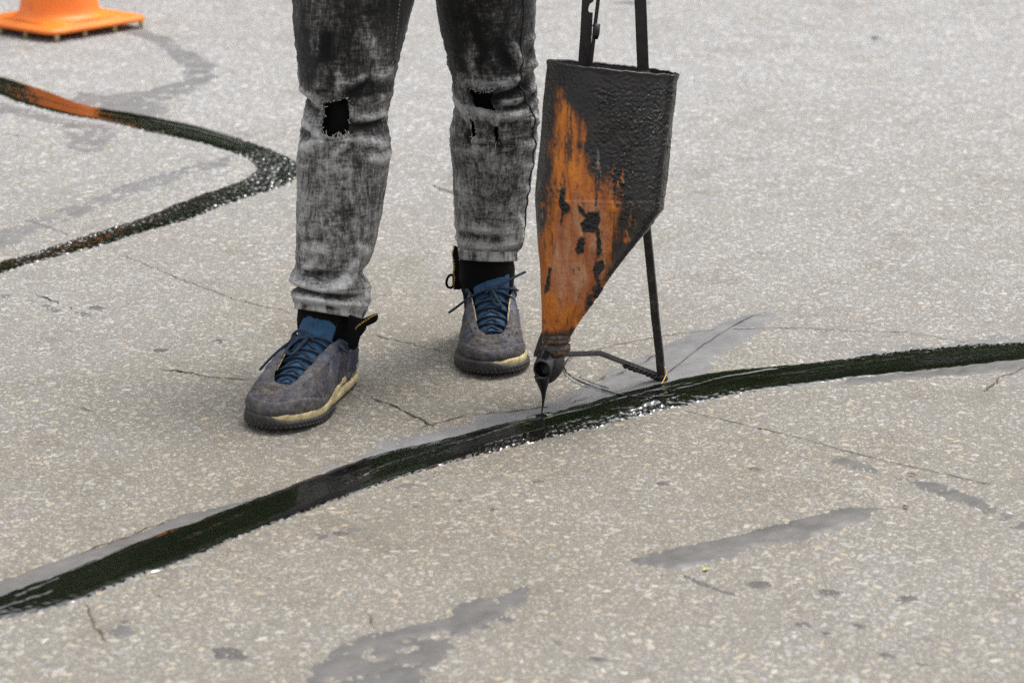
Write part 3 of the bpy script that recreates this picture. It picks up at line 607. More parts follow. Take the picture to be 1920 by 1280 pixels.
    b0 = PW(1056, 664, .02); b1 = pp(1125, 662, (YS+YF)/2 - .01) - loc0; b2 = gp(1237, 712) - loc0; b2[2] = .006
    Pb = np.concatenate([np.linspace(b0, b1, 6), np.linspace(b1, b2, 10)[1:]])
    V_, F_ = bar(Pb, (.001, -.004, .0022), (0, .0014, .0028)); mk('stand_brace', V_, F_, WORN, root, smooth=False)
    lump = MB()
    for t in np.linspace(.45, .97, 8):
        c = b1 + (b2-b1)*t; V_, F_ = tube([c+np.array([-.007, 0, -.002]), c+np.array([-.003, 0, -.005]), c+np.array([.003, 0, -.0055]), c+np.array([.008, 0, -.003])], [.0012, .0028*random.uniform(.6, 1.2), .003*random.uniform(.5, 1.2), .001], 7); lump.add(V_, F_)
    V_, F_ = tube([foot+np.array([-.010, -.002, .002]), foot+np.array([-.003, -.003, .005]), foot+np.array([.004, -.002, .004]), foot+np.array([.008, 0, .001])], [.002, .006, .0055, .002], 9); lump.add(V_, F_)
    lump.build('tar_lump', STEEL, root)
    f2 = gp(1243, 722) - loc0; V_, F_ = tube(crom([foot+np.array([.003, -.006, .022]), foot+np.array([.006, -.007, .012]), f2+np.array([0, 0, .006]), gp(1240, 725)-loc0+np.array([0, 0, .005])], 14), .0006, 6); mk('yellow_fibre', V_, F_, YEL, root)
    # carrying bars: left flat bar with a notch, lever rod with a clip, right bar; they run on to a grip above the frame
    dF = -.055
    def P2(u, v, dy): return pp(u, v, Yv(130)+dy+.06*np.clip((130-v)/500, 0, 2)) - loc0
    hb = -560
    # left bar as an outline with the notch cut out
    y_l = .04
    out = [(1083,150),(1084,118),(1088,60),(1091,0),(1101,-200),(1119,hb),(1143,hb),(1126,-200),(1115,-10),(1114,-2),(1112,4),(1106,8),(1104,14),(1103,20),(1105,23.5),(1111.5,24),(1110,60),(1106,118),(1105,150)]
    q1 = np.array([P2(u, v, y_l-.003) for u, v in out]); q2 = np.array([P2(u, v, y_l+.003) for u, v in out]); m_ = len(out)
    mk('flat_bar', np.concatenate([q1, q2]), [tuple(range(m_)), tuple(range(2*m_-1, m_-1, -1))] + [(j, j+m_, (j+1) % m_+m_, (j+1) % m_) for j in range(m_)], BROWN, root, smooth=False)
    Pr = np.array([P2(u, v, y_l-.012) for u, v in [(1105,150),(1108,118),(1113,75),(1116,45),(1121.5,0),(1140,-180),(1172,hb+40)]])
    V_, F_ = tube(crom(Pr, 30), s_*3.6, 10); rod = mk('lever_rod', V_, F_, BROWN, root)
    cc = [P2(u, v, y_l-.014) for u, v in [(1118.6,46),(1118.3,56),(1117.6,66),(1117.2,74)]]
    V_, F_ = tube(cc, np.array([6.8, 6.6, 6.2, 3.4])*s_, 12); mk('clip', V_, F_, STEEL, rod)
    V_, F_ = tube([P2(1112,49,y_l-.013), P2(1118,47,y_l-.016), P2(1124.5,48,y_l-.013)], np.array([2.6,2.8,2.6])*s_, 8); mk('clip_pin', V_, F_, COLLAR, rod)
    Pb = np.array([P2(u, v, .035) for u, v in [(1207,155),(1206,138),(1203,60),(1200.5,0),(1190,-200),(1172,hb)]])
    V_, F_ = bar(crom(Pb, 24), (.0083, 0, .0004), (0, .004, 0)); mk('flat_bar', V_, F_, BROWN, root, smooth=False)
    V_, F_ = bar(np.array([P2(1206,146,.026), P2(1206,134,.026)]), (.010, 0, 0), (0, .005, 0)); mk('bar_lug', V_, F_, BROWN, root, smooth=False)
    Pg = np.array([P2(1119,hb+8,.04), P2(1150,hb+4,.04), P2(1182,hb+8,.04)]); V_, F_ = tube(crom(Pg, 12), .012, 14); mk('grip', V_, F_, BROWN, root)
pour_pot()

# ------------------------------------------------------------------ the worker: trousers, leggings, trainers
def m_denim():
    m, nt, b = new_mat('acid_washed_denim', rough=.88, spec=.2, sheen=.12); g = G(nt); o = g.obj()
    st = g.map(o, (1, 1, .38)); blot = g.noise(st, 78, 8, .78, .4); fine = g.noise(g.map(o, (1, 1, .22)), 330, 4, .7); hz = g.noise(g.map(o, (.25, .25, 1)), 300, 3, .7); big = g.noise(o, 9, 3, .5)
    v = g.m('ADD', g.m('MULTIPLY', blot, .54), g.m('MULTIPLY', fine, .32)); v = g.m('ADD', v, g.m('MULTIPLY', hz, .24)); v = g.m('ADD', v, g.m('MULTIPLY', g.m('SUBTRACT', big, .5), .22))
    v = g.m('ADD', v, g.attr('wear_and_light')); v = g.m('SUBTRACT', v, g.attr('stain_and_shade'))
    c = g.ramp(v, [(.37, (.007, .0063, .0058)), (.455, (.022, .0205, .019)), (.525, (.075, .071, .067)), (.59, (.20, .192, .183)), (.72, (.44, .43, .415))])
    tan = g.ramp(g.noise(o, 13, 4), [(.55, 0.0), (.75, .5)]); c = g.mix(g.m('MULTIPLY', tan, g.attr('tan')), c, g.mix(1.0, c, (1.25, 1.0, .62), 'MULTIPLY'))
    g.put(b.inputs['Base Color'], c); g.put(b.inputs['Normal'], g.bump(g.m('ADD', fine, g.m('MULTIPLY', blot, 1.2)), .0012, .45)); return m
DENIM = m_denim()
BLACKC = m_simple('black_stretch_cloth', (.0035, .0034, .0036), .85, .4, 90, .0006, spec=.12)
STITCH = m_simple('tan_stitching', (.30, .24, .15), .8, .35, 400)
PIPING = m_simple('black_piping', (.006, .006, .006), .7, .3, 200)
FRAY = m_simple('frayed_cotton', (.42, .40, .37), .9, .3, 300)
def m_upper():
    m, nt, b = new_mat('dusty_navy_leather', spec=.35); g = G(nt); o = g.obj()
    base = g.ramp(g.noise(o, 22, 5, .6), [(.32, (.017, .020, .038)), (.5, (.046, .049, .072)), (.68, (.098, .098, .118))])
    z = g.n('SeparateXYZ', Vector=o).outputs[0]                                  # toe half is dustier than the heel
    base = g.mix(g.attr('panel'), g.mix(1.0, base, (.62, .62, .66), 'MULTIPLY'), g.mix(1.0, base, (1.25, 1.22, 1.18), 'MULTIPLY'))
    heel = g.ramp(z, [(.02, 1.0), (.12, 0.0)])
    base = g.mix(g.m('MULTIPLY', heel, .85), base, (.012, .014, .040))
    mud = g.m('ADD', g.noise(o, 34, 6, .72, .4), g.attr('mud'))
    base = g.mix(g.ramp(mud, [(.485, 0.0), (.57, .6), (.75, .95)]), base, g.ramp(g.noise(o, 120, 4, .7), [(.3, (.030, .024, .019)), (.5, (.085, .072, .060)), (.72, (.19, .165, .14))]))
    g.put(b.inputs['Base Color'], base); g.put(b.inputs['Roughness'], g.ramp(mud, [(.4, .42), (.65, .8)]))
    g.put(b.inputs['Normal'], g.bump(g.m('ADD', g.noise(o, 140, 5, .7), g.m('MULTIPLY', g.vor(o, 420), .3)), .0012, .5)); return m
UPPER = m_upper()
TONGUE = m_simple('blue_mesh_cloth', (.009, .055, .12), .75, .45, 140, .001)
LACE = m_simple('navy_lace', (.007, .022, .045), .8, .5, 260, .0008)
CREAM = m_simple('dirty_cream_foam', (.46, .37, .19), .6, .5, 55, .0008)
RUBBER = m_simple('muddy_black_rubber', (.020, .018, .016), .6, .7, 110, .001)
MUD = m_simple('dried_mud', (.07, .05, .034), .95, .4, 300)
LINING = m_simple('pale_lining', (.4, .38, .38), .8, .2, 90)

proot = empty('person', (-.15, 3.57, 0), 'person standing in ripped grey acid-washed jeans and muddy navy trainers', 'person')
PL = np.array(proot.location)

def leg_mesh(tab, Yv, vb, sinb, cosb, folds, holes, darks, seed, fr=1.06, nA=240, rows=430):
    tab = np.array(tab, float); v = np.concatenate([np.linspace(tab[0, 0], -60, 24)[:-1], np.linspace(-60, vb, rows)]); n = len(v)
    uL = crom(tab[:, [0, 1]], 900); uR = crom(tab[:, [0, 2]], 900)
    l = np.interp(v, uL[:, 0], uL[:, 1]); r = np.interp(v, uR[:, 0], uR[:, 1]); uc, rp = (l+r)/2, (r-l)/2
    a = -math.pi + np.arange(nA)*2*math.pi/nA; Aa = np.broadcast_to(a[None], (n, nA))
    wb = sm(vb-150, vb, v)[:, None]
    vv = v[:, None] + wb*(sinb*np.sin(a)[None] - cosb*np.cos(a)[None])
    C = pp(uc, v, Yv(v)); rx = rp*np.linalg.norm(pp(uc+1, v, Yv(v))-C, axis=1)
    zz = pp(np.broadcast_to(uc[:, None], vv.shape), vv, np.broadcast_to(Yv(v)[:, None], vv.shape))[..., 2]
    nx, ny = np.sin(a), -np.cos(a)
    V = np.stack([C[:, 0][:, None] + rx[:, None]*nx, Yv(v)[:, None] + rx[:, None]*fr*ny, zz], -1)
    su = uc[:, None] + rp[:, None]*Aa; sv = np.broadcast_to(v[:, None], su.shape)     # unrolled cloth coordinates in photo pixels
    def unroll(pts):
        o = []
        for u, w_ in pts:
            c_, r_ = np.interp(w_, v, uc), np.interp(w_, v, rp); o.append((c_ + r_*math.asin(max(-.985, min(.985, (u-c_)/r_))), w_))
        return o
    h = np.zeros(su.shape)
    for pts, amp, wd in folds:
        d, t = segd(su, sv, unroll(pts)); q = np.clip(.25 + 1.6*np.minimum(t, 1-t)*2, .25, 1)
        h += 2.2*amp*.001*np.exp(-(d/wd)**2)*q
    h += .0016*fbm(su*.018, sv*.03, s=seed, o=3) + .0007*fbm(su*.09, sv*.05, s=seed+5, o=3) + .00035*fbm(su*.25, sv*.25, s=seed+8, o=2)
    ripple = sm(160, 40, np.abs(sv-190)) ; h += .0024*fbm(su*.02, sv*.11, s=seed+3, o=3)*(.35+ripple)
    h += .0034*fbm(su*.012, sv*.085, s=seed+13, o=3)*sm(vb-150, vb-60, sv)
    nrm = np.stack([np.broadcast_to(nx, su.shape), np.broadcast_to(ny, su.shape), 0*su], -1)
    # hem: a folded band standing a little proud
    hem = sm(vb-20, vb-16, sv); h = h*(1-.6*hem) + .0018*hem - .0012*np.exp(-((sv-(vb-21))/2.5)**2) + .0007*np.exp(-((sv-vb+3)/2.5)**2)
    V = V + nrm*h[..., None]
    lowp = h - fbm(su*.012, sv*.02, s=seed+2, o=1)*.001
    wear_and_light = np.clip(lowp*24, -.09, .11) - .088 + .104*sm(30, 340, sv)  # crests worn pale; dark upper and light lower leg is shading put into colour
    hemw = hem*(.03 + .30*fbm(su*.10, sv*.02, s=seed+21, o=2)); wear_and_light = wear_and_light + hemw
    stain_and_shade = np.zeros(su.shape)
    for poly, k, soft in darks:  # dark scuffs, plus shade of creases and left sides put into the colour
        P_ = np.stack([su.ravel(), sv.ravel()], 1); stain_and_shade = np.maximum(stain_and_shade, (k*sm(-soft, soft, sdf(P_, unroll(poly)) + 6*fbm(P_[:, 0]*.06, P_[:, 1]*.03, s=seed+31, o=3))).reshape(su.shape))
    tan = sm(180, 30, sv)
    Fq = gridfaces(n, nA, True)
    fu, fv = su.ravel()[Fq].copy(), sv.ravel()[Fq]
    wrapf = (fu.max(1)-fu.min(1)) > 150; cx, cy = fu.mean(1), fv.mean(1)
    kill = np.zeros(len(Fq), bool)
    for poly in holes:
        P_ = np.stack([cx, cy], 1); kill |= (sdf(P_, unroll(poly)) + 3*fbm(cx*.16, cy*.10, s=seed+41, o=3) > 0) & ~wrapf
    return V, Fq[~kill], wear_and_light, stain_and_shade, tan, dict(V=V, su=su, sv=sv, nrm=nrm, unroll=unroll, uc=uc, rp=rp, v=v)
def on_leg(D, pts, n, off=.0006):
    """points lying on the cloth along a photo polyline"""
    P = np.array(D['unroll'](pts)); P = crom(P, n); out = []
    for u, v_ in P:
        i = np.argmin(np.abs(D['v']-v_)); j = np.argmin(np.abs(D['su'][i]-u)); out.append(D['V'][i, j] + D['nrm'][i, j]*off)
    out = np.array(out)
    if n > 8: out[1:-1] = (out[:-2]+2*out[1:-1]+out[2:])/4
    return out
YA = lambda v: 3.452 + .10*np.clip((600-np.asarray(v, float))/900, 0, 1.1)
YB = lambda v: 3.712 - .08*np.clip((500-np.asarray(v, float))/900, 0, 1.1)
TA = [(-330,520,808),(-215,535,806),(-100,545,797),(0,550,775),(60,554,760),(100,557,750),(140,561,740),(160,565,737),(176,578,734),(190,576,731),(215,570,725),(250,565,730),(285,558,732),(310,557,727),(350,558,722),(400,557,714),(450,557,704),(485,556,692),(502,555,680),(515,550,683),(530,548,692),(543,559,693),(556,549,692),(568,550,688),(580,556,680),(588,557,676)]
TB = [(-330,788,1022),(-215,790,1012),(-100,800,1008),(0,818,1003),(40,824,1002),(66,829,1000),(100,838,1002),(117,841,1003),(140,846,1001),(165,850,1005),(195,853,1007),(220,850,1009),(247,845,1007),(290,848,1003),(340,850,994),(380,852,988),(420,854,982),(450,857,977),(463,858,974),(470,857,968),(486,858,967)]
FA = [([(565,273),(590,262),(621,247)],3.2,8),([(634,281),(645,262),(655,246)],2.6,8),([(663,176),(700,172),(733,170)],3.0,8),([(663,221),(690,222),(720,218)],-2.6,7),([(663,205),(700,208),(728,204)],2.4,8),([(669,244),(700,252),(724,266)],2.6,8),([(626,42),(624,70),(623,104)],-2.6,9),([(618,104),(610,130),(600,160)],2.8,9),([(640,110),(646,135),(640,160)],2.6,9),([(652,163),(668,152),(688,137)],-3.0,8),([(655,150),(672,138),(690,124)],2.6,9),
 ([(563,160),(585,170),(612,176)],3.4,9),([(576,190),(592,196),(608,198)],-2.6,8),([(572,222),(590,232),(610,240)],2.6,8),([(560,250),(580,240),(604,226)],-2.2,8),([(600,20),(603,60),(598,100)],2.0,10),([(680,10),(700,60),(712,110)],1.8,14),([(735,120),(715,135),(700,142)],2.4,9),([(733,285),(715,290),(690,284)],2.2,9),([(600,300),(640,296),(680,306)],1.4,12),
 ([(549,530),(580,540),(613,543),(645,530),(668,503)],4.2,9),([(560,512),(584,494),(600,470)],2.6,10),([(640,522),(658,496),(675,470)],3.0,9),([(551,545),(590,549),(640,553),(680,545)],-4.2,6),([(550,562),(580,566),(620,566),(650,570),(686,566)],3.6,9),([(560,500),(600,510),(640,500)],-2.4,10),([(690,520),(688,540),(684,556)],3.0,10),([(600,575),(640,572),(675,578)],-2.2,5),([(570,455),(600,448),(630,455)],1.6,12),([(660,440),(680,452),(690,470)],2.0,10),([(556,420),(575,424),(600,416)],1.4,10)]
HA = [[(613,180),(632,175),(646,170),(658,166),(661,190),(659,236),(642,242),(626,239),(613,238),(608,228),(614,204)]]
DA = [([(612,40),(634,48),(632,98),(612,104)],.22,8),([(740,90),(765,20),(775,0),(775,-80),(745,-80),(738,40)],.16,12),([(560,60),(600,20),(640,110),(610,160),(575,140)],.07,20),([(655,150),(690,130),(735,150),(730,170),(665,180)],.10,10),([(640,210),(720,214),(722,226),(660,232)],.10,6)]
FB = [([(881,141),(900,149),(926,151),(955,140),(977,128)],5.0,9),([(884,158),(920,166),(960,158),(985,146)],-3.4,8),([(886,189),(905,198),(929,203),(960,202),(993,197)],4.0,8),([(926,205),(929,214),(930,220)],3.4,5),([(923,172),(950,176),(978,173)],2.4,7),([(940,186),(965,188),(985,184)],-2.6,6),([(953,60),(966,90),(978,114)],3.6,10),([(935,70),(945,95),(955,115)],-2.4,10),([(852,168),(868,192),(886,212)],3.2,8),([(862,120),(872,140),(882,152)],2.4,9),([(985,120),(1002,112)],3.2,9),([(983,160),(1004,152)],3.0,8),([(990,178),(1006,172)],-2.4,7),([(988,215),(1008,222)],3.0,9),([(985,66),(1001,62)],3.0,11),([(986,95),(1001,92)],-2.8,9),([(900,60),(903,90),(898,120)],-2.0,9),([(890,60),(886,95),(892,125)],2.2,9),([(887,215),(894,250),(896,275)],2.0,6),([(880,225),(884,255)],-2,6),([(927,220),(934,250),(936,280)],-1.8,6),
 ([(860,455),(890,460),(930,457),(972,448)],2.8,9),([(858,440),(900,436),(940,444)],-1.8,10),([(880,420),(920,428),(965,420)],1.6,12),([(962,380),(975,420),(974,455)],2.0,9),([(855,330),(870,345),(900,350)],1.2,12),([(975,255),(990,262),(1004,258)],1.8,9),([(974,300),(998,306)],1.6,8),([(978,345),(990,350)],1.4,8)]
HB = [[(880,150),(900,156),(926,152),(921,172),(926,186),(940,192),(914,190),(894,186),(886,172)],[(886,208),(891,212),(894,238),(889,240)],[(926,220),(934,222),(934,246),(929,248)]]
DB = [([(886,14),(898,20),(900,60),(890,64)],.2,7),([(880,150),(930,150),(985,140),(985,158),(930,178),(885,180)],.13,10),([(825,0),(860,0),(870,130),(850,150)],.07,16),([(920,40),(960,60),(960,110),(930,110)],.09,14),([(1000,-60),(975,-60),(985,60),(1003,60)],.06,8)]
VA, FQA, wA, sA, tA, DL = leg_mesh(TA, YA, 588, 10, 20, FA, HA, DA, 100)
VB, FQB, wB, sB, tB, DR = leg_mesh(TB, YB, 486, 2, 12, FB, HB, DB, 300)
# seat of the jeans (above the frame): lofted from the two thighs up to the waist
nh = 80; ah = np.arange(nh)*2*math.pi/nh; hips = []
cxh = (VA[0, :, 0].mean()+VB[0, :, 0].mean())/2; cyh = (VA[0, :, 1].mean()+VB[0, :, 1].mean())/2; zt = VA[0, :, 2].mean()
for dz, ax_, ay_ in ((-.10, .150, .07), (-.085, .185, .105), (-.04, .19, .125), (.03, .185, .125), (.09, .17, .115), (.14, .155, .10), (.16, .155, .10)):
    hips.append(np.stack([cxh + ax_*np.cos(ah), cyh + ay_*np.sin(ah), np.full(nh, zt+dz)], 1))
hv = np.concatenate(hips+[[[cxh, cyh, zt-.105]], [[cxh, cyh, zt+.16]]]); hf = gridfaces(7, nh, True); n_a, n_b = VA.shape[0]*VA.shape[1], VB.shape[0]*VB.shape[1]
caps = np.array([((j+1) % nh, j, 7*nh) for j in range(nh)] + [(6*nh+j, 6*nh+(j+1) % nh, 7*nh+1) for j in range(nh)]) + n_a+n_b
zer = np.zeros(len(hv))
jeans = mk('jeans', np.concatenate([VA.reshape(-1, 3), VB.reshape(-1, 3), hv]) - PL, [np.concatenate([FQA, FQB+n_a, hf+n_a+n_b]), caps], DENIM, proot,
           attrs={'wear_and_light': np.concatenate([wA.ravel(), wB.ravel(), zer]), 'stain_and_shade': np.concatenate([sA.ravel(), sB.ravel(), zer]), 'tan': np.concatenate([tA.ravel(), tB.ravel(), zer])})
md = jeans.modifiers.new('cloth thickness', 'SOLIDIFY'); md.thickness = .0011; md.offset = -1
# leggings
def legg(tab, Yv, seed):
    tab = np.array(tab, float); v = np.linspace(tab[0, 0], tab[-1, 0], 130); l, r = np.interp(v, tab[:, 0], tab[:, 1]), np.interp(v, tab[:, 0], tab[:, 2]); C = pp((l+r)/2, v, Yv(v)); rx = pp(r, v, Yv(v))[:, 0]-C[:, 0]
    a = np.arange(90)*2*math.pi/90; V = np.stack([C[:, :1]+rx[:, None]*np.cos(a), Yv(v)[:, None]+rx[:, None]*1.03*np.sin(a), np.broadcast_to(C[:, 2:3], (130, 90))], -1)
    d = .0012*fbm(a[None]*2.5, V[..., 2]*45, s=seed, o=3); V[..., 0] += d*np.cos(a); V[..., 1] += d*np.sin(a)
    return V
L1 = legg([(-330,548,795),(-60,565,770),(150,585,715),(200,592,712),(300,578,706),(420,572,695),(520,566,672),(575,559,668),(600,556,664),(630,560,660),(660,572,656),(720,580,650)], YA, 5)
L2 = legg([(-330,800,1000),(-60,830,985),(150,868,985),(200,870,990),(300,866,984),(420,866,968),(470,864,960),(500,859,965),(530,861,964),(552,868,957),(600,872,952),(660,876,948)], YB, 6)
nl = 130*90
mk('leggings', np.concatenate([L1.reshape(-1, 3), L2.reshape(-1, 3)]) - PL, np.concatenate([gridfaces(130, 90, True), gridfaces(130, 90, True)+nl]), BLACKC, proot)
# seams, stitches and frayed threads
V_, F_ = tube(on_leg(DR, [(972,-60),(980,0),(976,60),(973,120),(981,165),(992,195),(998,235),(997,290),(990,340),(984,390),(978,440),(972,470)], 150, .0014)-PL, .0017, 6); mk('seam_piping', V_, F_, PIPING, jeans)
st_mb = MB(); Pst = on_leg(DL, [(757,-60),(751,0),(746,50),(738,110),(726,170),(719,190),(722,240),(725,300),(718,350),(709,400),(700,440),(688,480),(676,505),(675,540)], 420, .0008)-PL
for i in range(0, 414, 5): st_mb.add(*tube(Pst[i:i+4], .0007, 5))
st_mb.build('seam_stitching', STITCH, jeans)
for D_, pts in ((DL, [(557,582),(600,587),(640,590),(675,588)]), (DR, [(859,481),(890,485),(930,486),(966,483)])):
    hm = MB(); P_ = on_leg(D_, pts, 160, .0012)-PL
    for i in range(0, 154, 4): hm.add(*tube(P_[i:i+3], .0006, 5))
    hm.build('hem_stitching', STITCH, jeans)
fr_mb = MB()
def fray(D, edge, n, ln, dirv):
    P = on_leg(D, edge, n, .0004)
    for p in P:
        if random.random() < .25: continue
        q = np.array([random.gauss(0, .35), -.15-.3*random.random(), dirv + random.gauss(0, .3)])*ln*random.uniform(.4, 1.2)
        fr_mb.add(*tube(np.array([p, p+q*.5+np.array([random.gauss(0, .001), -.0006, 0]), p+q])-PL, [.0007, .0005, .00035], 4))
fray(DL, [(612,241),(628,243),(645,243),(660,238)], 70, .012, .6); fray(DL, [(662,172),(661,200),(660,232)], 26, .006, -.2); fray(DL, [(612,182),(611,206),(608,226)], 22, .006, -.2); fray(DL, [(612,176),(632,172),(658,165)], 24, .005, -.4)
fray(DL, [(662,242),(680,246),(690,250)], 18, .008, .2); fray(DL, [(609,226),(614,236)], 8, .006, .4)
fray(DR, [(884,190),(905,192),(930,193)], 20, .005, .4); fray(DR, [(886,150),(905,155),(926,151)], 24, .005, -.6); fray(DR, [(887,240),(892,241)], 6, .012, -.8); fray(DR, [(929,249),(934,249)], 6, .012, -.8)
o_ = fr_mb.build('frayed_thread', FRAY, jeans); o_['kind'] = 'stuff'
# ankle zips: flap of cloth and brass teeth
def flap(name, pts, Y, thick, bend=0.0):
    pts = np.array(pts, float); m_ = len(pts); c = pts.mean(0)
    rings = []
    for dy, k in ((-thick, .90), (-thick*.5, 1.0), (thick*.5, 1.0), (thick, .90)):
        q = c + (pts-c)*k; rings.append(np.array([pp(u, v, Y + dy + bend*(u-c[0])) for u, v in q]))
    V = np.concatenate(rings + [[pp(c[0], c[1], Y-thick*1.1)], [pp(c[0], c[1], Y+thick*1.1)]])-PL
    Fc = [tuple(f) for f in gridfaces(4, m_, True)] + [((j+1) % m_, j, 4*m_) for j in range(m_)] + [(3*m_+j, 3*m_+(j+1) % m_, 4*m_+1) for j in range(m_)]
    return mk(name, V, Fc, BLACKC, jeans)
fl = flap('zip_flap', crom([(654,592),(668,594),(680,597),(692,592),(704,587.5),(709,591),(708,599),(702,605),(694,606),(689,606),(686,617),(679,627),(673,634),(672,645),(667,654),(660,655),(653,648),(652,625)], 60, True), 3.415, .0028, .0002)
zt_ = MB(); Pz = crom([pp(u, v, 3.4105) for u, v in [(707,588.5),(698,592),(690,597.5),(680,604),(671,610.5),(665,618),(662.5,630),(661,642),(656,651)]], 42)-PL
for i in range(0, 42, 1):
    if i % 2: continue
    p = Pz[i]; s_ = .0012; zt_.add([p+s_*np.array(c)*np.array([1.1, 1, .8]) for c in ((-1,-1,-1),(1,-1,-1),(1,1,-1),(-1,1,-1),(-1,-1,1),(1,-1,1),(1,1,1),(-1,1,1))], [(0,3,2,1),(4,5,6,7),(0,1,5,4),(1,2,6,5),(2,3,7,6),(3,0,4,7)])
zt_.build('zip_teeth', GOLD, fl, smooth=False)
fl2 = flap('zip_flap', crom([(852,462),(858,464),(861,490),(861,520),(866,540),(856,543),(850,541),(848,528),(849,512),(850,498),(848,480)], 44, True), 3.675, .0028)
Pz = crom([pp(u, v, 3.671) for u, v in [(851,461),(849,470),(848,478),(851,490),(852,502),(850,510),(852,520),(851,530),(850,540)]], 40)-PL; zt_ = MB()
for i in range(0, 40, 2):
    p = Pz[i]; s_ = .0010; zt_.add([p+s_*np.array(c) for c in ((-1,-1,-1),(1,-1,-1),(1,1,-1),(-1,1,-1),(-1,-1,1),(1,-1,1),(1,1,1),(-1,1,1))], [(0,3,2,1),(4,5,6,7),(0,1,5,4),(1,2,6,5),(2,3,7,6),(3,0,4,7)])
zt_.build('zip_teeth', GOLD, fl2, smooth=False)
V_, F_ = tube(crom([pp(u, v, 3.673) for u, v in [(851,519),(846,515),(840,520),(837,530),(840,538),(847,539),(851,533)]], 30)-PL, .0020, 8); mk('zip_tape', V_, F_, BLACKC, fl2)

# ------------------------------------------------------------------ trainers
def trainer(heel, yaw, med, laces, seed, label, tall=0.0):
    """local frame: x from heel to toe, y to the wearer's left; med = +1 when the inner side is at +y"""
    ws = 1.03
    lat = [(0,0),(.006,-.016),(.03,-.030),(.08,-.035),(.13,-.038),(.18,-.045),(.215,-.048),(.245,-.041),(.265,-.026),(.275,-.004)]
    mdl = [(.272,.016),(.255,.034),(.225,.045),(.19,.047),(.14,.038),(.09,.034),(.04,.030),(.012,.020)]
    Ql = [(.004,0,.092),(.006,-.013,.090),(.024,-.029,.079),(.066,-.035,.070),(.100,-.032,.086),(.134,-.029,.082),(.168,-.027,.071),(.200,-.024,.060),(.219,-.015,.0535),(.2235,0,.052)]
    Qm = [(.222,.012,.053),(.205,.022,.0585),(.174,.026,.069),(.140,.029,.080),(.103,.032,.086),(.066,.035,.070),(.028,.029,.079),(.009,.015,.089)]
    O = np.array(lat+mdl, float); Q = np.array(Ql+Qm, float); O[:, 1] *= med*ws; Q[:, 1] *= med
    K = 400; out = crom(O, K, True); q = crom(Q, K, True)
    def lift(x): return .0075*sm(.185, .285, x)**1.2
    root = mk('trainer', np.zeros((0, 3)), [], None, proot) if False else None
    # upper
    T = np.linspace(0, 1, 88); tg = np.gradient(out, axis=0); nr = np.stack([tg[:, 1], -tg[:, 0]], 1)*med; nr /= np.linalg.norm(nr, axis=1)[:, None]
    cen = np.array([.14, 0]); sgn = np.sign(((out-cen)*nr).sum(1)); nr = nr*np.where(sgn == 0, 1, sgn)[:, None]*1.0
    P0 = np.column_stack([out - nr*.002, np.full(K, .0155)+lift(out[:, 0])])
    toe = sm(.17, .262, out[:, 0])
    P1 = P0 + np.column_stack([nr*(.005+.003*toe)[:, None], (q[:, 2]-.020)*(.55*(1-toe)) + toe*.0225])
    dxy = P1[:, :2]-q[:, :2]; P2 = q + np.column_stack([dxy*(.42+.10*toe)[:, None], -.006*(1-toe)+.002*toe])
    t = T[None, :, None]; U = (1-t)**3*P0[:, None] + 3*(1-t)**2*t*P1[:, None] + 3*(1-t)*t**2*P2[:, None] + t**3*q[:, None]
    kx = np.arange(K)/K; kk = np.broadcast_to(kx[:, None], (K, 88)); tt = np.broadcast_to(T[None], (K, 88)); X_ = U[..., 0]
    Nn = np.cross(np.gradient(U, axis=1), np.roll(U, -1, 0)-np.roll(U, 1, 0)); Nn /= np.linalg.norm(Nn, axis=-1)[..., None]+1e-9
    flip = np.sign((Nn*(U-np.array([.14, 0, .03]))).sum(-1)); Nn *= np.where(flip == 0, 1, flip)[..., None]
    h = .0020*fbm(U[..., 0]*60, U[..., 1]*60, U[..., 2]*60, s=seed, o=4) + .0008*fbm(U[..., 0]*150, U[..., 1]*150, U[..., 2]*150, s=seed+3, o=3)
    def line(pts, dep, wd): 
        d, _ = segd(X_, U[..., 1]*1.0 + 0*tt, np.array(pts)); return dep*np.exp(-(d/wd)**2)
    front = sm(.15, .17, X_)
    h += front*(line([(.222,-.026),(.238,-.012),(.241,.010),(.230,.028)], -.0010, .0014) + line([(.236,.006),(.228,.018),(.231,.030)], .0010, .0012) + line([(.248,-.02),(.255,0),(.249,.02)], .0009, .003))
    # stitched-on panels: eyestay, mudguard round the toe, heel counter, three bars on the side
    st_ = lambda v_, e=.012: sm(-e, e, v_)
    eye = st_(tt-(.70+.9*np.abs(X_-.165)), .02)*st_(X_-.092, .004)
    grd = st_(.20+.16*sm(.19, .26, X_)+.03*np.sin(X_*60)-tt, .015)*st_(X_-.135, .004)
    cnt = st_(.066+.03*(1-tt)-X_, .002)*st_(.80-tt, .015)
    bars = np.zeros_like(tt)
    for i_ in range(3): bars = np.maximum(bars, sm(.0062, .0048, np.abs(X_-(.088+.062*(1-tt)+.019*i_)))*sm(.16, .19, tt)*sm(.72, .69, tt))
    panel = np.clip(np.maximum.reduce([eye, grd, cnt, bars]), 0, 1)
    h += .0013*panel + .0004*np.sin(tt*150)*np.sin(X_*1500)*(1-panel)*sm(.20, .16, X_)
    h += .0016*np.exp(-((tt-1)/.05)**2)*sm(.14, .10, X_)
    h += -.0016*np.exp(-(((X_-.229)+.15*np.abs(U[..., 1]))/.004)**2)*front*sm(.3, .6, tt)                                # flex crease
    h *= 1.4*(.15+.85*sm(.02, .16, tt)); U = U + Nn*h[..., None]
    mud = .02 + .10*sm(.5, .1, tt) + .10*sm(.12, .20, X_)*sm(.75, 1, tt) + .04*sm(.15, .25, X_) - .10*sm(.10, .03, X_)
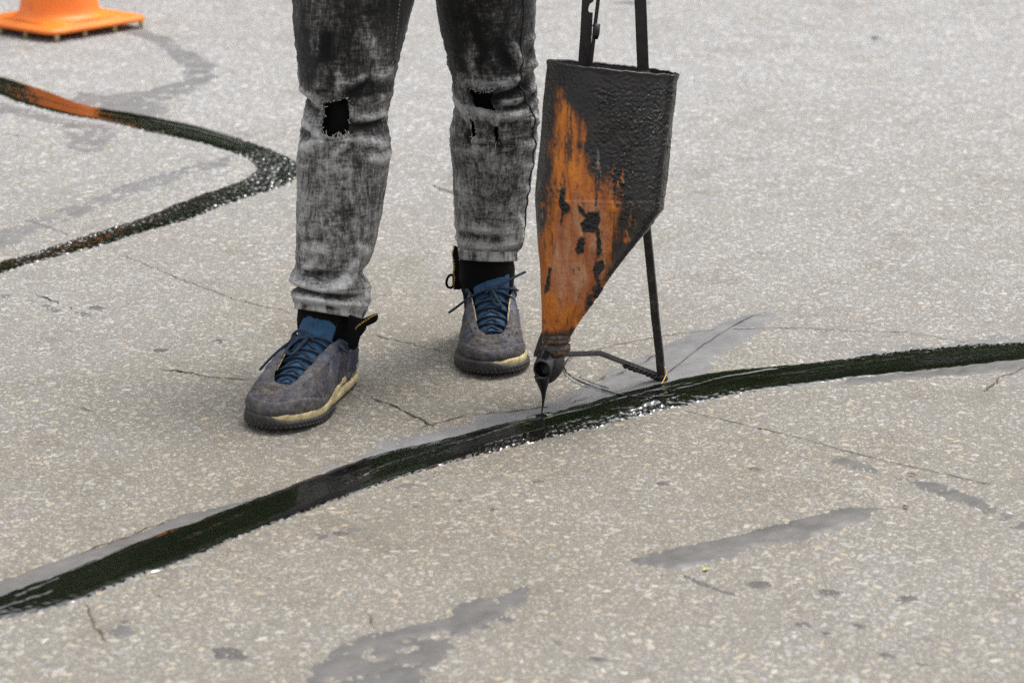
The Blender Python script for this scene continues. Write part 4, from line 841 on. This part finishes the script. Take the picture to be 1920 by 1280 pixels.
    up = mk('trainer', U.reshape(-1, 3), gridfaces(K, 44, False), UPPER, proot)
    # close the strip between last and first section
    fc = np.concatenate([gridfaces(K, 88), np.array([((K-1)*88+j, (K-1)*88+j+1, j+1, j) for j in range(87)])])
    me_old = up.data; up2 = mk('tmp', U.reshape(-1, 3), fc, UPPER, None, attrs={'mud': mud.ravel(), 'panel': panel.ravel()}); up.data = up2.data; bpy.data.objects.remove(up2); bpy.data.meshes.remove(me_old); up.data.name = 'trainer'
    sol = up.modifiers.new('leather thickness', 'SOLIDIFY'); sol.thickness = .0035; sol.offset = -1
    up.location = Vector((heel[0]-PL[0], heel[1]-PL[1], 0)); up.rotation_euler = (0, 0, yaw); up['label'] = label
    # collar padding
    idx = np.where(q[:, 0] < .112)[0]; idx = np.concatenate([idx[idx > K/2], idx[idx <= K/2]]); Pc = U[idx, -1] + np.array([0, 0, .0005]); nc_ = len(Pc); V_, F_ = tube(Pc, .0042*np.clip(np.minimum(np.arange(nc_), np.arange(nc_)[::-1])/8+.12, 0, 1), 10); mk('collar_padding', V_, F_, m_collar, up)
    # sole: cream midsole and black wrap-around outsole
    def ringstack(prof, name, mat):
        V = [];
        for off, z in prof:
            zz = z(out[:, 0]) if callable(z) else np.full(K, z); V.append(np.column_stack([out + nr*off(out[:, 0])[:, None] if callable(off) else out + nr*off, zz + lift(out[:, 0])]))
        V = np.array(V); n = len(prof); return V, [tuple(f) for f in gridfaces(n, K, True)] + [tuple(range(K))[::-1], tuple((n-1)*K+j for j in range(K))]
    rear = lambda x: sm(.135, .10, x); mt = lambda x: .0185 + .003*sm(.01, .03, out[:, 1]) + .0145*sm(.17, .06, x)
    V, Fc = ringstack([(-.004, .002), (.001, .003), (.0035, .006), (lambda x: .0042+.0015*rear(x), lambda x: .0105+.0015*rear(x)), (lambda x: .004+.001*rear(x), lambda x: .0115+.006*rear(x)), (lambda x: .004-.0025*rear(x), lambda x: .0122+.0078*rear(x)), (lambda x: .004-.0025*rear(x), lambda x: .0128+.0082*rear(x)), (.0042, lambda x: .0138+.0097*rear(x)), (.0048, lambda x: mt(x)-.003), (.0034, lambda x: mt(x)), (-.006, lambda x: mt(x)+.0005)], 'midsole', CREAM)
    V = V + .0006*fbm(V[..., 0]*90, V[..., 1]*90, V[..., 2]*90, s=seed+7, o=3)[..., None]
    mk('midsole', V.reshape(-1, 3), Fc, CREAM, up)
    side = out[:, 1]
    hb = lambda x: .0035 + (.0085 + .0015*sm(.03, .01, side) + .0060*sm(.022, -.004, side))*sm(.125, .165, x)
    V, Fc = ringstack([(-.012, .0002), (lambda x: .001+.004*sm(.12, .17, x), .0008), (lambda x: .002+.0055*sm(.12, .17, x), lambda x: .25*hb(x)), (lambda x: .002+.0055*sm(.12, .17, x), lambda x: .8*hb(x)), (lambda x: .001+.005*sm(.12, .17, x), hb), (-.002, lambda x: hb(x)+.0002)], 'outsole', RUBBER)
    V = V + .0008*fbm(V[..., 0]*120, V[..., 1]*120, V[..., 2]*120, s=seed+17, o=3)[..., None]*np.array([1, 1, .3])
    osl = mk('outsole', V.reshape(-1, 3), Fc, RUBBER, up)
    nb = MB(); acc = 0; last = out[0]
    for k in range(K):
        acc += np.linalg.norm(out[k]-last); last = out[k]
        if acc < .0056 or out[k, 0] < .145: continue
        acc = 0
        for r_, z in enumerate((.0035, .0085)):
            p = out[(k + (2 if r_ % 2 else 0)) % K]; n_ = nr[(k + (2 if r_ % 2 else 0)) % K]; c = np.array([*(p+n_*.0072), z+lift(p[0])]); tg_ = np.array([-n_[1], n_[0], 0]); n3 = np.array([n_[0], n_[1], 0]); r0 = .0023*random.uniform(.8, 1.15)
            Vn = [c + r0*(math.cos(a_)*tg_ + math.sin(a_)*np.array([0, 0, 1])) for a_ in np.arange(6)*math.pi/3] + [c + n3*.0013 + .6*r0*(math.cos(a_)*tg_ + math.sin(a_)*np.array([0, 0, 1])) for a_ in np.arange(6)*math.pi/3] + [c+n3*.0018]
            nb.add(Vn, [(i, (i+1) % 6, 6+(i+1) % 6, 6+i) for i in range(6)] + [(6+i, 6+(i+1) % 6, 12) for i in range(6)])
    o_ = nb.build('tread_nub', RUBBER, osl); o_['kind'] = 'stuff'
    # tongue
    cp = crom([(.230,.043),(.208,.053),(.180,.0645),(.150,.077),(.124,.092),(.107,.107+.5*tall),(.099,.121+.8*tall),(.095,.130+tall),(.0945,.132+tall)], 60); hw = np.interp(np.linspace(0, 1, 60), [0, .15, .4, .6, .75, .9, .96, 1], [.014, .022, .026, .028, .029, .028, .023, .011])
    m_ = 33; b = np.linspace(0, 2*math.pi, m_, endpoint=False); V = np.zeros((60, m_, 3)); thk = np.interp(np.linspace(0, 1, 60), [0, .6, .9, 1], [.003, .0045, .0065, .003])
    tgc = np.gradient(cp, axis=0); tgc /= np.linalg.norm(tgc, axis=1)[:, None]; nc = np.stack([tgc[:, 1], -tgc[:, 0]], 1); nc *= np.sign(nc[:, 1:2]+1e-9)
    for i in range(60):
        yy = hw[i]*np.sign(np.cos(b))*np.abs(np.cos(b))**.7; dn = thk[i]*np.sin(b) - .010*(yy/.028)**2
        dn = dn + .0012*math.sin(i*.9)*(np.sin(b) > 0)*(i < 40)*.5
        V[i] = np.stack([cp[i, 0]+nc[i, 0]*dn, yy, cp[i, 1]+nc[i, 1]*dn], 1)
    V += .0007*fbm(V[..., 0]*110, V[..., 1]*110, V[..., 2]*110, s=seed+27, o=3)[..., None]
    tn = mk('tongue', V.reshape(-1, 3), [tuple(f) for f in gridfaces(60, m_, True)] + [tuple(range(m_))[::-1], tuple(59*m_+j for j in range(m_))], TONGUE, up)
    Vp, Fp = tube(crom(np.concatenate([V[40:60, 0], V[59, [4, 8, 12]], V[59:39:-1, 16]]), 60), .0016, 6); mk('tongue_piping', Vp, Fp, LACE, tn)
    # laces
    def tz(x): i = np.argmin(np.abs(cp[:, 0]-x)); return cp[i, 1]
    rows = [.216, .199, .181, .163, .146, .129]
    for i, x in enumerate(rows):
        yw = .0245 + .0065*(i/5); sl = .006*(1 if i % 2 else -1)
        Pl = [(x-sl*.5-.002, -yw-.005, tz(x)-.010), (x-sl*.4, -yw, tz(x)-.003), (x-sl*.2, -yw*.5, tz(x)+.0045), (x, 0, tz(x)+.0065), (x+sl*.2, yw*.5, tz(x)+.0045), (x+sl*.4, yw, tz(x)-.003), (x+sl*.5-.002, yw+.005, tz(x)-.010)]
        V_, F_ = tube(crom(Pl, 36), .0027, 8, .62); mk('lace', V_, F_, LACE, up)
        if i < 5:
            x2 = rows[i+1]
            for sd_ in (-1, 1):
                Pl = [(x, sd_*yw*.95, tz(x)-.004), (x*.6+x2*.4, sd_*yw*.4, (tz(x)+tz(x2))/2+.0035), (x2, -sd_*yw*.3, tz(x2)+.003), (x2-.003, -sd_*yw*.9, tz(x2)-.004)]
                V_, F_ = tube(crom(Pl, 22), .0024, 8, .6); mk('lace', V_, F_, LACE, up)
    for Pl in laces:
        Pl = [(x+.004, y, z-.009) for x, y, z in Pl]
        V_, F_ = tube(crom(np.array(Pl), 44), .0026, 8, .75); mk('lace', V_, F_, LACE, up)
    V_, F_ = tube(crom([(.135,-.008,.092),(.131,-.003,.098),(.128,.003,.099),(.129,.008,.093)], 16), [.003]*3+[.0045]*10+[.003]*3, 10); mk('lace_knot', V_, F_, LACE, up)
    # pale eyestay edging and lining
    ii = np.where((q[:, 0] > .125) & (q[:, 0] < .19) & (np.abs(q[:, 1]) > .012))[0]
    for sd_ in (-1, 1):
        jj = ii[np.sign(q[ii, 1]) == sd_]; jj = jj[np.argsort(q[jj, 0])]; V_, F_ = tube(U[jj, -1] + np.array([0, 0, -.001]), .0014, 6); mk('eyestay_edging', V_, F_, CREAM, up)
    # crumbs of mud on the vamp and along the welt
    cr = MB()
    for _ in range(420):
        k, j = random.randrange(K), random.randrange(88); p = U[k, j]; good = (.185 < p[0] < .240 and j > 48) or (j < 16 and p[0] > .12 and random.random() < .5) or random.random() < .05
        if not good: continue
        r_ = random.uniform(.0006, .0018); dirs = [(1,0,0),(-1,0,0),(0,1,0),(0,-1,0),(0,0,1),(0,0,-1)]
        cr.add([p + Nn[k, j]*r_*.3 + r_*random.uniform(.6, 1.5)*np.array(d) for d in dirs], [(0,2,4),(2,1,4),(1,3,4),(3,0,4),(2,0,5),(1,2,5),(3,1,5),(0,3,5)])
    o_ = cr.build('mud_crumb', MUD, up, smooth=False); o_['kind'] = 'stuff'
    return up
m_collar = m_simple('navy_padding', (.010, .028, .06), .8, .4, 120, .0006)
HA_, TA_ = np.array([-.251, 3.512]), np.array([-.341, 3.250]); yawA = math.atan2(*(TA_-HA_)[::-1])
trainer(HA_, yawA, 1, [
    [(.125,0,.107),(.135,-.010,.108),(.150,-.019,.100),(.160,-.020,.093),(.160,-.011,.091),(.147,-.006,.098),(.130,-.001,.106)],
    [(.125,0,.106),(.130,-.016,.106),(.140,-.034,.094),(.150,-.050,.078),(.160,-.063,.062)],
    [(.125,0,.107),(.122,.014,.108),(.115,.027,.102),(.104,.040,.090),(.098,.047,.083)],
    [(.125,.002,.106),(.118,-.010,.112),(.113,-.022,.112),(.116,-.030,.104),(.124,-.016,.104),(.126,-.004,.105)]], 500, 'muddy navy trainer with cream heel, turned outwards')
HB_, TB_ = np.array([-.034, 3.782]), np.array([-.030, 3.507]); yawB = math.atan2(*(TB_-HB_)[::-1])
trainer(HB_, yawB, -1, [
    [(.125,0,.107),(.138,.003,.106),(.152,.009,.098),(.160,.015,.090),(.158,.008,.090),(.146,.002,.098),(.128,0,.105)],
    [(.125,0,.107),(.128,-.018,.103),(.132,-.038,.092),(.138,-.056,.080),(.142,-.066,.074)],
    [(.125,0,.107),(.118,.014,.112),(.108,.030,.118),(.100,.046,.124),(.097,.054,.127)],
    [(.125,0,.107),(.118,.014,.107),(.112,.030,.104),(.108,.042,.100)]], 700, 'muddy navy trainer pointing straight ahead', .010)

# ------------------------------------------------------------------ bits lying on the road
LEAF = m_simple('yellow_green_leaf', (.40, .40, .14), .6, .2, 90); LEAFB = m_simple('brown_leaf', (.12, .055, .02), .8, .4, 90)
def leaf(u, v, ln, wd, rz, mat, label):
    n = 12; t = np.linspace(0, 1, n); w_ = wd*np.sin(math.pi*t**.8)+.0003; V = []
    for i in range(n): V += [(t[i]*ln-ln/2, -w_[i], .0012+.25*w_[i]+.004*t[i]*(1-t[i])), (t[i]*ln-ln/2, 0, .0010+.006*t[i]*(1-t[i])), (t[i]*ln-ln/2, w_[i], .0014+.35*w_[i]+.004*t[i]*(1-t[i]))]
    p = gp(u, v); o = mk('fallen_leaf', V, gridfaces(n, 3), mat, None, loc=(float(p[0]), float(p[1]), .0006)); o.rotation_euler.z = rz; md_ = o.modifiers.new('leaf thickness', 'SOLIDIFY'); md_.thickness = .0004
    return tag(o, label, 'leaf')
leaf(1322, 1070, .010, .0028, .9, LEAF, 'small yellow-green leaf scrap beside the grey sealer patch')
leaf(1698, 953, .008, .003, .2, LEAFB, 'tiny brown leaf scrap past the tip of the grey sealer patch')
leaf(1710, 892, .014, .0016, -.6, LEAFB, 'thin brown leaf stalk lying on the tar string')

# ------------------------------------------------------------------ trees across the road: above the frame, mirrored in the tar
def m_leaves():
    m, nt, b = new_mat('tree_leaves', rough=.5, spec=.4); g = G(nt)
    r = g.n('NewGeometry').outputs['Random Per Island']
    g.put(b.inputs['Base Color'], g.ramp(r, [(0, (.03, .065, .010)), (.5, (.055, .10, .016)), (1, (.09, .135, .022))]))
    tr = nt.nodes.new('ShaderNodeBsdfTranslucent'); tr.inputs[0].default_value = (.075, .11, .02, 1); ad = nt.nodes.new('ShaderNodeAddShader'); out_ = nt.nodes['Material Output']
    nt.links.new(b.outputs[0], ad.inputs[0]); nt.links.new(tr.outputs[0], ad.inputs[1]); nt.links.new(ad.outputs[0], out_.inputs[0]); return m
LEAVES = m_leaves(); BARK = m_simple('bark', (.09, .07, .05), .9, .4, 12, .01)
def tree(x, y, H_, R_, seed, label):
    rg = np.random.default_rng(seed); root = empty('broadleaf_tree', (x, y, 0), label, 'tree', 0, 'trees across the road')
    mb = MB(); tr = [(0, 0, 0), (.1, .05, H_*.25), (-.05, .1, H_*.5), (.1, 0, H_*.85)]; mb.add(*tube(crom(tr, 14), np.linspace(.26, .05, 14), 10))
    cl = []
    for k in range(30):
        z0 = H_*rg.uniform(.04, .78); a = rg.uniform(0, 6.283); L = R_*rg.uniform(.45, .9)*(1-.4*(z0/H_)); e = np.array([math.cos(a)*L, math.sin(a)*L, z0+L*rg.uniform(.15, .6)])
        mb.add(*tube(crom([(0, 0, z0), (e[0]*.5, e[1]*.5, z0+(e[2]-z0)*.35), e], 8), np.linspace(.07, .015, 8), 6)); cl.append((e, rg.uniform(.7, 1.25)*R_*.36)); cl.append((np.array([e[0]*.5, e[1]*.5, (z0+e[2])/2]), R_*.34))
    cl.append((np.array([0, 0, H_*.92]), R_*.35)); mb.build('trunk', BARK, root)
    n = 330; P = []
    for c, r in cl:
        d = rg.normal(size=(n, 3)); d /= np.linalg.norm(d, axis=1)[:, None]; P.append(c + d*(r*rg.random((n, 1))**.45)*np.array([1, 1, .8]))
    P = np.concatenate(P); P = P[P[:, 2] > .5]; n = len(P); u = rg.normal(size=(n, 3)); u /= np.linalg.norm(u, axis=1)[:, None]; w_ = np.cross(u, rg.normal(size=(n, 3))); w_ /= np.linalg.norm(w_, axis=1)[:, None]
    s_ = rg.uniform(.07, .15, (n, 1)); V = np.stack([P-u*s_, P+w_*s_*.55, P+u*s_, P-w_*s_*.55], 1).reshape(-1, 3)
    mk('crown', V, np.arange(4*n).reshape(-1, 4), LEAVES, root, smooth=False)
for i, (x, y, h_, r_, lb) in enumerate([(-17, 24, 12, 4.2, 'outermost green tree at the cone end of the row across the road'), (-3.9, 27, 11, 4.0, 'shorter green tree in the second row behind the cone'), (-8.8, 27.5, 11, 4.0, 'shorter green tree in the second row past the cone'), (5.4, 27, 11, 4.0, 'shorter green tree in the second row beyond the pouring pot'), (.8, 28, 11, 4.0, 'shorter green tree in the second row behind the person'), (-11.5, 25, 12, 4.2, 'broad green tree across the road at the far end of the row'), (-6.2, 23, 11.5, 4.0, 'tall green tree across the road behind the cone'), (-1.6, 24.5, 12.5, 4.2, 'tallest green tree across the road behind the standing person'), (3.2, 23, 11.5, 4.0, 'green tree across the road behind the pouring pot'), (7.8, 25, 12, 4.2, 'green tree across the road opposite the end of the tar band'), (12.6, 24, 11, 4.0, 'lower green tree across the road at the near end of the row')]):
    tree(x, y-3, h_*1.35, r_*1.15, 40+i, lb)
